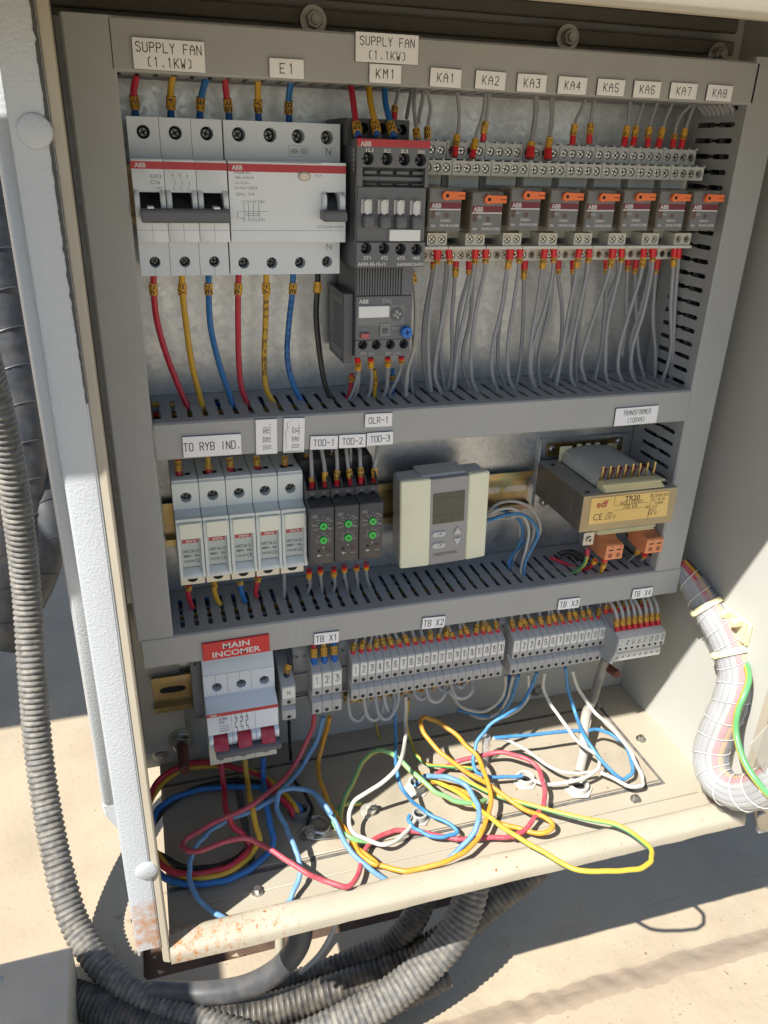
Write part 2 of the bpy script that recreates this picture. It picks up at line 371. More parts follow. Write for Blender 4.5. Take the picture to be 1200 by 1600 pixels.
# ---- writing
GL=dict(x.split(':') for x in 'A:0004264440|0343 B:00063645443303|3342413000 C:4536160501103041 D:00063645413000 E:46060040|0333 F:460600|0333 G:45361605011030414323 H:0600|4640|0343 I:2620 J:4641301001 K:0600|4602|1340 L:060040 M:0006234640 N:00064046 O:163645413010010516 P:00063645443303 R:00063645443303|2340 S:4536160504334241301001 T:0646|2620 U:060110304146 V:062046 W:0610233046 X:0640|4600 Y:062346|2320 Z:06460040 0:163645413010010516 1:152620 2:05163645440040 3:0646234441301001 4:30360242 5:460603334241301001 6:4536160501103041423303 7:064620 8:13040516364544331302011030414233 9:4313040516364541301001 -:0343 .:2021 (:36151130 ):16353110 ,:2110 +:0343|2521'.split(' '))
def strokes(q,s,cx,cz,y,h,adv=None,wd=None,rot=0,slant=0,t=None):
    """engraved single-stroke lettering on a face towards -y"""
    h=float(h); cw=wd or h*.5; adv=adv or cw*1.45; t=t or min(h*.11,cw*.27); L=len(s)*adv-(adv-cw)
    ca,sa=math.cos(rot),math.sin(rot)
    def P(x,z): return (cx+ca*x-sa*z, cz+sa*x+ca*z)
    for i,ch in enumerate(s):
        for pl in GL.get(ch,'').split('|'):
            pts=[(int(pl[k])/4*cw+i*adv-L/2,int(pl[k+1])/6*h-h/2) for k in range(0,len(pl)-1,2)]
            for a,b in zip(pts,pts[1:]):
                a=Vector(a);b=Vector(b); d=b-a
                if d.length<1e-6: continue
                d.normalize(); n=Vector((-d.y,d.x))*t/2; a2=a-d*t*.4; b2=b+d*t*.4
                V=[P(*(a2+n)),P(*(a2-n)),P(*(b2-n)),P(*(b2+n))]
                q.add([(v[0],y,v[1]) for v in V],[(0,1,2,3)])
TC={}
def glyphs(s,bold):
    k=(s,bold)
    if k not in TC:
        c=bpy.data.curves.new('t','FONT'); c.body=s; c.size=1; c.offset=.022 if bold else 0; c.resolution_u=2
        o=bpy.data.objects.new('t',c); COL.objects.link(o)
        dg=bpy.context.evaluated_depsgraph_get(); me=bpy.data.meshes.new_from_object(o.evaluated_get(dg))
        vs=[v.co.copy() for v in me.vertices]; fs=[tuple(p.vertices) for p in me.polygons]
        bpy.data.objects.remove(o); bpy.data.curves.remove(c); bpy.data.meshes.remove(me)
        x0=min(v.x for v in vs);x1=max(v.x for v in vs);y0=min(v.y for v in vs);y1=max(v.y for v in vs)
        TC[k]=([((v.x-x0)/(x1-x0),(v.y-y0)/(y1-y0)) for v in vs],fs)
    return TC[k]
def text(q,s,x0,x1,z0,z1,y,bold=False,rot=0,side=None):
    """printed lettering filling the rectangle"""
    vs,fs=glyphs(s,bold); cx,cz=(x0+x1)/2,(z0+z1)/2; ca,sa=math.cos(rot),math.sin(rot); V=[]
    for a,b in vs:
        X=(a-.5)*(x1-x0); Z=(b-.5)*(z1-z0); X,Z=ca*X-sa*Z,sa*X+ca*Z
        V.append((cx+X,y,cz+Z) if side is None else (side,y-X,cz+Z))
    q.add(V,fs)
def R(u0,v0,u1,v1,y):     # a rectangle measured at depth y -> x0,x1,z0,z1
    um,vm=(u0+u1)/2,(v0+v1)/2
    return at(u0,vm,y).x,at(u1,vm,y).x,at(um,v1,y).z,at(um,v0,y).z
def screw(q,x,y,z,r,slot=True,n=12):
    """cross-head screw looking towards -y"""
    q.cyl((x,y,z),(x,y-r*.35,z),r,n,r2=r*.86)
def cross(q,x,y,z,r,a=.5):
    for k in (0,1):
        ca,sa=math.cos(a+k*math.pi/2),math.sin(a+k*math.pi/2); w=r*.17
        q.add([(x+ca*r*.75-sa*w,y,z+sa*r*.75+ca*w),(x-ca*r*.75-sa*w,y,z-sa*r*.75+ca*w),(x-ca*r*.75+sa*w,y,z-sa*r*.75-ca*w),(x+ca*r*.75+sa*w,y,z+sa*r*.75-ca*w)],[(0,1,2,3)])
def bolt(name,p,n,r,h,m,label,washer=True,group=None):
    """hexagon bolt standing on a surface, axis n"""
    n=Vector(n).normalized(); p=Vector(p); t=thing(name,label,'bolt',p,group)
    q=M(); q.cyl(p+n*(1.2 if washer else 0),p+n*(1.2+h),r,6); q.build('bolt_head',m,t,bevel=.5)
    if washer: q=M(); q.cyl(p,p+n*1.2,r*1.55,20); q.build('washer',m,t,bevel=.2)
    q=M(); q.cyl(p+n*(1.2+h),p+n*(1.2+h*1.5),r*.55,12); q.build('thread_end',m,t,bevel=.2)
    return t
# ---------------------------------------------------------------- ground
ZG=-700
def struct(o): o['kind']='structure'; return o
def grid(q,x0,x1,y0,y1,nx,ny,zf):
    V=[(x0+(x1-x0)*i/nx,y0+(y1-y0)*j/ny,0) for j in range(ny+1) for i in range(nx+1)]
    V=[(x,y,zf(x,y)) for x,y,_ in V]
    q.add(V,[(j*(nx+1)+i,j*(nx+1)+i+1,(j+1)*(nx+1)+i+1,(j+1)*(nx+1)+i) for j in range(ny) for i in range(nx)])
from mathutils import noise as NZ
def gz(x,y):
    n=NZ.noise(Vector((x*.012,y*.012,0)))*1.2+NZ.noise(Vector((x*.05,y*.05,3)))*.5
    e=-116+4*NZ.noise(Vector((x*.02,0,9)))+2.5*NZ.noise(Vector((x*.07,2,9)))
    s=min(1,max(0,(e-y)/30)); k=s*s*(3-2*s)
    rough=NZ.noise(Vector((x*.06,y*.15,5)))*2.6*(4*s*(1-s))
    return ZG+11*k+n+rough*.8
q=M(); grid(q,-420,900,-420,-60,330,90,gz)
g_=struct(q.build('ground',ground)); pa=g_.data.attributes.new('peel','FLOAT','POINT')
for v in g_.data.vertices:
    c=v.co/S; e=-116+4*NZ.noise(Vector((c.x*.02,0,9)))+2.5*NZ.noise(Vector((c.x*.07,2,9))); s_=(e-c.y)/30
    pa.data[v.index].value=max(0,min(1,min(s_*4,(1.25-s_)*3)))
q=M(); q.add([(-60000,-60000,ZG-16),(60000,-60000,ZG-16),(60000,60000,ZG-16),(-60000,60000,ZG-16)],[(0,1,2,3)]); struct(q.build('ground',ground))
# sheets round the recessed trench under the cabinet
q=M()
for x0,x1,y0,y1 in ((-6000,-62,-60,6000),(-62,330,40,6000),(330,6000,-60,6000),(-62,330,-60,-2)): q.box(x0,x1,y0,y1,ZG-14,ZG)
struct(q.build('roof_slab',ground,smooth=False))
q=M(); grid(q,-70,340,-8,46,60,10,lambda x,y: ZG-11+3*NZ.noise(Vector((x*.06,y*.08,1)))); struct(q.build('trench_soil',soil))
q=M()
for k in range(90):
    x=random.gauss(-8,34); y=random.gauss(92,34); a=random.random()*6; r=random.uniform(1.2,5)
    q.add([(x+r*math.cos(a+i*2.1+random.random()*.8),y+r*.7*math.sin(a+i*2.1),ZG+.4+random.random()*1.2) for i in range(3)],[(0,1,2)])
pf=q.build('paint_flakes',pealed,smooth=False); tag(pf,'peeling beige paint flakes scattered on the ground left of the cabinet foot','paint flakes'); pf['kind']='stuff'
# low metal box at the lower left
a=at(0,0,0)
cab2=thing('junction_box','low beige steel box with one screw in its top at the lower left corner','box',(-250,-40,-640))
tl=atz(0,1508,-640); tr=atz(112,1478,-640)
q=M(); q.prism([(-420,tr.y-4),(tr.x,tr.y),(tr.x+2,tr.y-150),(-420,tr.y-150)],'z',-699,-640); q.build('housing',mat('box_paint',(.54,.46,.35),.6,var=.08,scale=20,bump=.6,bscale=600),cab2,bevel=1.2,seg=2)
p=atz(18,1488,-640); p=Vector((tr.x-62,tr.y-18,-640)); q=M(); q.cyl(p,p+Vector((0,0,1.8)),4.2,16,r2=3.4); q.build('screw',steel,cab2)

# ---------------------------------------------------------------- cabinet
XL,XR,YB,YF,ZT,ZF=-43,448,20,-168,160,-450
cab=thing('control_cabinet','open beige steel control cabinet with rust at the foot of its left flange','cabinet',(200,20,-470))
def part(n,m,q,**k): return q.build(n,m,cab,**k)
B('back_wall',cabin,cab,XL-1.5,XR+1.5,YB,YB+1.5,ZF-1.5,ZT,c=0)
B('side_wall',cabin,cab,XR,XR+1.5,YF+3,YB-.1,ZF+.2,ZT,c=0)
B('side_wall',cabin,cab,XL-1.5,XL,YF+3,YB-.1,ZF+.2,ZT,c=0)
# floor with an embossed border, dipping to the front lip
fl=M()
fl.box(-23.2,XR+1.5,-172,YB-.2,ZF-1.8,ZF)
rim=M(); N_=60; prof=[(-153.2,0),(-153.6,4),(-154.8,6.6),(-157,7.8),(-160,8),(-165,7.2),(-170,5.8),(-172.6,4.2),(-173.8,1.5),(-174,-5),(-172.6,-5),(-172.4,-1.9)]
V=[]
for i in range(N_+1):
    x=-23.1+(XR+24.4)*i/N_
    for k,(y,z) in enumerate(prof):
        w_=.5*NZ.noise(Vector((x*.03,k*.4,2)))+(.35*NZ.noise(Vector((x*.25,k,5))) if k in(8,9,10) else 0); V.append((x,y+w_,ZF+z+w_*.6))
m_=len(prof); rim.add(V,[(i*m_+k,i*m_+k+1,(i+1)*m_+k+1,(i+1)*m_+k) for i in range(N_) for k in range(m_-1)]+[tuple(range(m_)),tuple(range(N_*m_+m_-1,N_*m_-1,-1))]); part('front_rim',rimp,rim)
flo=part('floor_panel',cabp,fl)
e=M(); e.box(-60,XR+15,YF-4,YB+2,ZT,ZT+2); part('top_panel',cabin,e)
topb=mat('painted_top_shade',(.16,.145,.115),.6,var=.1)  # shade under the top panel is put into this dark colour
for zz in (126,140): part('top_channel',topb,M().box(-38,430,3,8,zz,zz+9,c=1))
# rain hood: slopes from the top panel out to a rolled front edge
h=M(); h.prism([(YF-4,ZT+2),(YF-4,ZT+.4),(-246,128),(-246,108.5),(-250,108.5),(-251,112),(-251,130),(-249,134)],'x',-400,480); part('rain_hood',cabp,h,bevel=.6)
h=M(); h.box(XL,XR,YF,YF+1.5,ZT-14,ZT-.2); h.box(XL,XR,YF+1.5,YF+12,ZT-14,ZT-12.5); part('top_lip',cabin,h)
# left front flange with sloped lip
h=M(); zt=ZT
h.prism([(-45,YF+6),(-44.6,YF),(-42.8,YF-1),(-29.2,YF-1),(-28.3,YF-.2),(-28.3,YF+2),(-43,YF+3)],'z',-441,zt)
fg=part('left_flange',flangep,h,bevel=.5,seg=2)
h=M(); h.prism([(-28.6,YF+.8),(-27.9,YF-.5),(-24.4,YF-2.0),(-23.4,YF-1.6),(-23.4,YF+9),(-24.8,YF+9),(-25,YF+2)],'z',-457,zt)
part('left_flange_lip',cabp,h)
h=M(); h.prism([(-31,YF+3.2),(-28,YF+3.2),(-28,YF+14),(-33,YF+14)],'z',-446,zt-2); part('door_gasket',rubber,h)
for u,v in ((55,205),(229,1360)):
    c=at(u,v,YF-1); h=M(); h.cyl((c.x,YF-.6,c.z),(c.x,YF-2.4,c.z),7.2,28,r2=6.6); h.cyl((c.x,YF-2.4,c.z),(c.x,YF-3.1,c.z),6.6,28,r2=5.2); part('hole_plug',flangep,h)
# chipped dark edge along the upper flange
h=M(); pts=[]; z=110; 
L=[];Rr=[]
while z>-57:
    wdt=1.6*(.5+.5*min(1,(z+57)/60))+.5*NZ.noise(Vector((z*.25,0,0))); L.append((-28.6+.5*NZ.noise(Vector((z*.4,3,0)))-wdt,z)); Rr.append((-28.6+.3*NZ.noise(Vector((z*.5,7,0))),z)); z-=1.5
n=len(L); h.add([(x,YF-1.25,z) for x,z in L]+[(x,YF-1.25,z) for x,z in Rr],[(i,i+1,n+i+1,n+i) for i in range(n-1)])
part('chipped_edge',mat('bare_dark_steel',(.05,.048,.045),.6,var=.2),h,smooth=False)
# outer gutter strip left of the flange
h=M(); h.prism([(-45.3,20),(-45.3,-130),(-48,-134),(-54,-134),(-56,-130),(-56,20)],'z',-340,zt)
h2=M(); h2.prism([(-45.3,-340),(-56,-340),(-55,-350),(-45.3,-370)],'y',-133.5,-60)
part('side_gutter',flangep,h,bevel=.6); part('gutter_foot',flangep,h2,bevel=.8)
# right flange
h=M(); h.prism([(XR+1.6,YF+8),(XR-1,YF+8),(XR-1,YF-1),(XR+14,YF-1),(XR+14,YF+1),(XR+1.6,YF+1)],'z',-449.2,zt); part('right_flange',cabp,h,bevel=.5)
# door, opened to the right
door=thing('cabinet_door','edge of the open beige cabinet door at the right border of the picture','door',(466,-170,-460))
h=M(); h.prism([(XR+20,YF-6),(XR+250,YF-22),(XR+250,YF-18),(XR+20,YF-2)],'z',-470,zt); h.build('door_leaf',cabin,door)
h=M(); h.cyl((XR+17,YF-3,-440),(XR+17,YF-3,-395),2.6,12); h.build('hinge_pin',steel,door)
# gland plate: groove frame and panel
gp=M(); g0,g1,h0,h1=-30,407,-118,-8
gpl=part('gland_plate',floorp,M().box(-22,g1-3,h0+3,h1-3,ZF+.3,ZF+2.0,c=.6))
gr=M()
for x0,x1,y0,y1 in ((-22,g1+1,h0-1,h0+1.6),(-22,g1+1,h1-1.6,h1+1),(g1-1.6,g1+1,h0+1.6,h1-1.6)): gr.box(x0,x1,y0,y1,ZF+.15,ZF+.7)
part('gland_plate_gasket',mat('grey_gasket',(.09,.085,.08),.7,var=.2,dust=.3),gr)
part('floor_border',cabp,M().box(-20,430,-136,-133,ZF+.05,ZF+.9,c=.5))
part('gasket_rib',mat('grey_gasket',(.09,.085,.08)),M().box(38,44,-112,-14,ZF+2.05,ZF+2.4))
for u,v in ((1001,1155),(1123-0,1249),(402,1393),(720,1314),(935,1102)):
    p=atz(u,v,ZF+1); 
    if u==1123: p=atz(993,1249,ZF+1)
    b=M(); b.cyl(p-Vector((0,0,1)),p+Vector((0,0,1)),4.6,16); b.cyl(p+Vector((0,0,1)),p+Vector((0,0,4)),2.6,6); b.build('plate_screw',steel,cab)
# mounting plate
mp=thing('mounting_plate','galvanised steel mounting plate behind all the switchgear','mounting plate',(200,0,0))
q=M(); q.box(-32,428,0,1.5,-268,121); q.build('upper_sheet',galv,mp)
q=M(); q.box(-32,2,0,1.5,-418,-268.2); q.build('lower_corner_tab',platep,mp)
q=M(); q.box(2.2,428,0,1.5,-372,-268.2); q.build('lower_sheet',galv,mp)
for x,y0,z,r in ((118.3,-2,128.1,5.4),(292.9,-2,129,5.4),(414,-2,125.5,5.2)):
    bolt('bolt',(x,0,z),(0,-1,0),r,4.5,steel,{118.3:'hex bolt with washer above the wiring duct, left of the centre label',292.9:'hex bolt with washer above the wiring duct over relay label KA4',414:'shaded bolt head behind the top duct near its right end'}[x],group='mounting plate bolts')
st=thing('threaded_stud','rusty threaded stud with a hex nut on the lower left plate corner','stud',(-2,0,-408))
q=M(); q.cyl((-2,0,-408),(-2,-9,-408),8.5,6); q.build('nut',steel,st,bevel=.7)
q=M(); q.cyl((-2,0,-408),(-2,-1.5,-408),11,24); q.build('washer',steel,st)
q=M(); P=[Vector((-2,-8-i*.45,-408)) for i in range(70)]; sweep(q,P,lambda i: 4.2+.35*(i%2),12); q.build('rod',copper,st)
st=thing('threaded_stud','rusty threaded stud pointing out beside the cable below terminal block X4','stud',(392,-2,-400))
a=at(946,1040,-2); q=M(); P=[a.lerp(at(965,1054,-22),i/50) for i in range(51)]; sweep(q,P,lambda i: 3.8+.35*(i%2),12); q.build('rod',copper,st)
for u,v,l in ((250,1178,'flat round bolt head at the lower left inner corner behind the stud'),(839,1078,'dusty round screw on the lit back wall under terminal block X2')):
    bolt('bolt',at(u,v,YB),(0,-1,0),4.6,2.6,steel,l,group='back wall bolts')

# ---------------------------------------------------------------- wiring ducts
D=65.2;W=24.0
FM=None
def finger():
    global FM
    q=M()   # one tooth of the slotted side wall, seen from outside: x along the duct, y depth
    hw=3.35; o=[(-hw,-14),(-hw,-33),(-hw-.75,-35),(-hw-.75,-37),(-hw,-39),(-hw,-53),(-hw-.9,-55),(-hw-.9,-58),(hw+.9,-58),(hw+.9,-55),(hw,-53),(hw,-39),(hw+.75,-37),(hw+.75,-35),(hw,-33),(hw,-14)]
    q.prism(o,'z',-1.3,0); return q
def wduct(label,loc,L,roty,top,bot,phase):
    """channel along local x, width W down local -z, open fingers at top (z=0) and/or bottom (z=-W)"""
    t=thing('wiring_duct',label,'cable duct',loc,'slotted wiring ducts')
    t.rotation_euler=(0,roty,0)
    k=dict(world=False)
    q=M(); q.box(0,L,-2,-.3,-W,0); q.build('base',ductin,t,**k)
    q=M(); q.prism([(-55.5,.5),(-D+1.2,.5),(-D,-.7),(-D,-W+.7),(-D+1.2,-W-.5),(-55.5,-W-.5),(-55.5,-W+.7),(-D+1.6,-W+.7),(-D+1.6,-.7),(-55.5,-.7)],'x',0,L); q.build('cover',duct,t,**k)
    for on,z in ((top,0),(bot,-W)):
        zz=z if z==0 else z+1.3
        if not on:
            q=M(); q.box(0,L,-60,-2,zz-1.3,zz); q.build('side_wall',duct,t,**k); continue
        q=M(); q.box(0,L,-14,-2,zz-1.3,zz); q.build('wall_foot',duct,t,**k)
        global FM
        if FM is None:
            o=finger().build('finger',duct,t,**k); FM=o; me=o.data; first=True
        else: first=False
        x=phase
        while x<L-3:
            if first: o=FM; first=False
            else:
                o=bpy.data.objects.new('finger',FM.data); COL.objects.link(o); o.parent=t
            o.location=Vector((x,0,zz))*S; x+=10
    return t
XD=397
wduct('horizontal grey wiring duct along the top, carrying the relay name plates',(-2,0,115.2),XD+4,0,False,True,7)
md=wduct('horizontal grey wiring duct across the middle with the TRANSFORMER plate',(0.6,0,-103.3),XD-1.2,0,True,False,8.3)
ld=wduct('bottom horizontal grey wiring duct with the red MAIN INCOMER sign',(-22,0,-261.3),444,0,True,False,4)
# verticals: rotate so local x runs down (world -z)
def vduct(label,x,z,L,inner_right,phase):
    # rotation +90 about y: local x -> -z world, local z -> +x world ; width runs to -x
    t=wduct(label,(x,0,z),L,math.pi/2,inner_right,not inner_right,phase); return t
vduct('vertical grey wiring duct along the left side of the panel',-.8,115.6,376.5,True,6)
vduct('vertical grey slotted wiring duct along the right side of the panel',XD+W,118.5,379.2,False,4.2)

def scratch(par,pts):
    P=[at(u,v,-D-.06) for u,v in pts]; q=M()
    for a,b in zip(P,P[1:]): q.add([(a.x,a.y,a.z-.12),(a.x+.2,a.y,a.z+.12),(b.x+.2,b.y,b.z+.12),(b.x,b.y,b.z-.12)],[(0,1,2,3)])
    q.build('scratch',mat('scratched_plastic',(.55,.55,.53),.6),par,smooth=False)
scratch(md,[(684,684),(687,672),(688,663)]); scratch(md,[(684,684),(694,672),(711,661)])
scratch(ld,[(457,1003),(456,983)]); scratch(ld,[(469,1001),(468,975)])
# ---------------------------------------------------------------- name plates
def edge(c,y):
    P=[at(u,v,y) for u,v in c]; return P
def plate(label,corners,rows,y=-66.9,vert=False,name='name_plate',face=white,inkm=ink,group='engraved white name plates',tall=.0,fn=None,cat='name plate'):
    P=edge(corners,y); TL,TR,BR,BL=P
    cx=sum(p.x for p in P)/4; cz=sum(p.z for p in P)/4
    wd=((TR-TL).length+(BR-BL).length)/2; h=((TL-BL).length+(TR-BR).length)/2
    rot=(math.atan2(TR.z-TL.z,TR.x-TL.x)+math.atan2(BR.z-BL.z,BR.x-BL.x))/2
    t=thing(name,label,cat,(cx,-D-.02,cz),group); t.rotation_euler=(0,-rot,0)
    q=M(); q.box(-wd/2,wd/2,-.75,-.02,-h/2,h/2); q.build('backing',blk if face is white else face,t,world=False)
    q=M(); q.box(-wd/2+.12,wd/2-.12,-1.5,-.8,-h/2+.12,h/2-.12); q.build('face',face,t,world=False,bevel=.12)
    q=M()
    if fn: fn(q,wd,h)
    else:
        for s,dz,hh,ww,adv in rows:
            if vert: strokes(q,s,dz*wd,0,-1.56,hh,adv,ww,rot=math.pi/2)
            else: strokes(q,s,0,dz*h,-1.56,hh,adv,ww)
    q.build('lettering',inkm,t,world=False,smooth=False)
    return t
two=lambda h:[('SUPPLY FAN',.21,h,h*.52,h*.80),('(1.1KW)',-.24,h,h*.52,h*.80)]
plate('large white plate SUPPLY FAN (1.1KW) above the left breaker',((205,57),(319.5,65),(321.5,114.5),(209,107.5)),two(4.3))
plate('small white plate E1 above the residual current breaker',((420.7,89.5),(475.5,93),(475,124),(421,121.5)),[('E1',0,4.6,2.4,5)])
plate('large white plate SUPPLY FAN (1.1KW) directly above the KM1 plate',((555.5,48),(655,55.5),(653.5,101.5),(555.5,96.5)),two(4.1))
plate('small white plate KM1 above the dark contactor',((577,98.5),(628,102),(627,131.5),(577.5,129.5)),[('KM1',0,4.5,2.4,4.3)])
KA=[((673,104.5),(722,108.5),(720.5,138.5),(671.5,135)),((744.5,109),(791.5,113),(789.5,142),(742,138.5)),((810,114),(855.5,117),(853,145.5),(807,143)),((873.5,118),(919,121.5),(915.5,149),(871.5,146.5)),((935.5,122),(978,125),(975,151),(932,149)),((992.5,125),(1034.5,128),(1030.5,154),(989,152.5)),((1050,128),(1091.5,131),(1087.5,156),(1046,154.5)),((1107.5,131),(1146.5,134.5),(1142.5,159.5),(1103,157.5))]
for i,c in enumerate(KA): plate('small white plate KA%d on the top duct above the relays'%(i+1),c,[('KA%d'%(i+1),0,4.4,2.3,4.0)])
plate('wide white plate TO RYB IND. above the fuse holders',((284,683),(376.5,678),(378.5,710),(287,716)),[('TO RYB IND.',0,5.2,2.3,3.35)])
plate('upright white plate TO TRF.PRI. with lettering running upwards',((398.5,656),(433,654.5),(434,709),(400.5,711)),[('TO TRF.PRI.',.02,4.9,1.15,1.66)],vert=True)
def scrib(q,wd,h):
    strokes(q,'TO TRF.SEC..',.08*wd,0,-1.56,4.7,1.53,1.05,rot=math.pi/2)
    P=[(-.36,-.38),(-.40,.1),(-.30,.22),(-.36,.36),(-.1,.46)]
    for a,b in zip(P,P[1:]):
        x0,z0,x1,z1=a[0]*wd,a[1]*h,b[0]*wd,b[1]*h; q.add([(x0,-1.56,z0),(x0+.28,-1.56,z0),(x1+.28,-1.56,z1),(x1,-1.56,z1)],[(0,1,2,3)])
    q.add([(-.4*wd,-1.56,-.46*h),(.42*wd,-1.56,-.47*h),(.42*wd,-1.56,-.455*h),(-.4*wd,-1.56,-.445*h)],[(0,1,2,3)])
plate('upright white plate TO TRF.SEC.. with a scribbled pen line',((442,653.5),(475.5,653),(477,706.5),(443.5,708)),[],fn=scrib)
plate('white plate TOD-1 over the first timer',((484.5,682),(528.3,680.5),(528.3,702),(485,703)),[('TOD-1',0,4.3,2,3.05)])
plate('white plate TOD-2 over the second timer',((529.7,680),(571.8,678),(571.8,699),(529.7,701)),[('TOD-2',0,4.3,2,2.95)])
plate('white plate TOD-3 over the third timer',((573.2,677),(614.5,674),(615,694.5),(573,697)),[('TOD-3',0,4.3,2,2.9)])
plate('white plate OLR-1 above the TOD-3 plate',((570,647),(613,645),(613.5,666),(570.5,668.5)),[('OLR-1',0,4.3,2,2.95)])
plate('white plate TRANSFORMER (100VA) at the right end of the middle duct',((964,638.5),(1029.5,633.5),(1026.5,660.5),(958.5,667)),[('TRANSFORMER',.21,3.6,1.45,2.2),('(100VA)',-.22,3.6,1.45,2.2)])
def mi(q,wd,h):
    text(q,'MAIN',-wd*.20,wd*.20,h*.05,h*.37,-1.56,True); text(q,'INCOMER',-wd*.36,wd*.36,-h*.38,-h*.06,-1.56,True)
plate('red sign MAIN INCOMER with white capitals on the bottom duct',((315.5,1007),(421,991),(421.5,1018),(317.5,1034)),[],face=sign,inkm=wht,fn=mi,group=None,name='red_sign',cat='sign')
for n_,c in ((1,((490.5,991),(529.5,986.5),(530,1003.5),(491.5,1008.5))),(2,((659,966.5),(695,963),(696,980),(660.5,983.5))),(3,((873,938),(906.5,934),(905.5,949.5),(872,953.5))),(4,((989.5,921.5),(1020.5,918),(1018.5,932),(987,937)))):
    def tb(q,wd,h,n_=n_):
        hh=h*.52; strokes(q,'TB',-wd*.27,0,-1.56,hh,hh*.66,hh*.42); strokes(q,'X%d'%n_,wd*.27,0,-1.56,hh,hh*.66,hh*.42)
    plate('small white plate TB X%d on the lower edge of the bottom duct'%n_,c,[],fn=tb)

# ---------------------------------------------------------------- DIN rails
def rail(label,x0,x1,zc,gr='DIN rails on the mounting plate',slots=()):
    t=thing('mounting_rail',label,'rail',(x0,0,zc),gr)
    q=M(); q.prism([(0,-13.5),(-6.3,-13.5),(-6.3,-17.5),(-7.5,-17.5),(-7.5,-12.4),(-1.1,-12.4),(-1.1,12.4),(-7.5,12.4),(-7.5,17.5),(-6.3,17.5),(-6.3,13.5),(0,13.5)][::-1],'x',x0,x1)
    q.v=[Vector((p.x,p.y,p.z+zc)) for p in q.v]; q.build('rail_profile',railm,t)
    for sx in slots:
        q=M(); o=[(sx+6*math.cos(a)*1+(4.5 if math.cos(a)>0 else -4.5),zc+3*math.sin(a)) for a in [i*math.pi/8+.01 for i in range(16)]]
        q.prism(o,'y',-1.35,-1.12); q.build('slot',steel if sx>200 else dk,t)
    return t
rail('brass coloured rail behind the relays',164,396,27.2)
rail('brass coloured rail behind the two white breakers',-2,172,27.2)
rail('brass coloured rail behind the fuse holders and timers',1,302,at(828,760,0).z,slots=(290,266))
zl=at(260,1082,-4).z
rail('iridescent slotted rail whose end shows left of the main incomer',-21,430,zl,slots=(-5,))

# ---------------------------------------------------------------- breakers
screwd=mat('recess_shade_steel',(.17,.17,.17),.38,metal=1,var=.2,scale=300)  # darker steel: shade inside the deep recesses is put into this colour
def abb(q,x0,x1,z0,z1,y): text(q,'ABB',x0,x1,z0,z1,y,True)
def terminal_face(parent,x0,x1,z0,z1,y,holes,r,name,m,scr=None,depth=9,yb=-8):
    scr=scr or (screwm if depth<5 else screwd)
    """block with one recessed screw per hole; holes=[(x,z)]"""
    n=len(holes); q=M(); xs=[x0]+[(holes[i][0]+holes[i+1][0])/2 for i in range(n-1)]+[x1]
    for i,(hx,hz) in enumerate(holes): q.hole(xs[i],xs[i+1],z0,z1,y,hx,hz,r,depth,18)
    q.add([(x0,y,z0),(x1,y,z0),(x1,y,z1),(x0,y,z1),(x0,yb,z0),(x1,yb,z0),(x1,yb,z1),(x0,yb,z1)],[(0,4,5,1),(2,6,7,3),(1,5,6,2),(0,3,7,4),(4,7,6,5)])
    o=q.build(name,m,parent)
    for i,(hx,hz) in enumerate(holes):
        if depth>=5:
            q=M(); q.cyl((hx,y+depth-.1,hz),(hx,y+depth-.4,hz),r*.93,14); q.build('hole_bottom',dk,o)
        q=M(); rs=r*(.80 if depth<5 else .66); q.cyl((hx,y+depth,hz),(hx,y+depth-1.8,hz),rs,14,r2=rs*.9); cc=q.build('terminal_screw',scr,o)
        q=M(); cross(q,hx,y+depth-1.86,hz,rs*1.05,random.uniform(0,1.5)); q.build('screw_slot',dk,cc if False else o,smooth=False)
    return o
sh,ns=47,61.5
x0=1.9;zt=70.2
br=thing('circuit_breaker','light grey three pole circuit breaker with black toggles at the upper left','circuit breaker',(x0,0,zt-43))
hx0=[211,272.5,322.5]; 
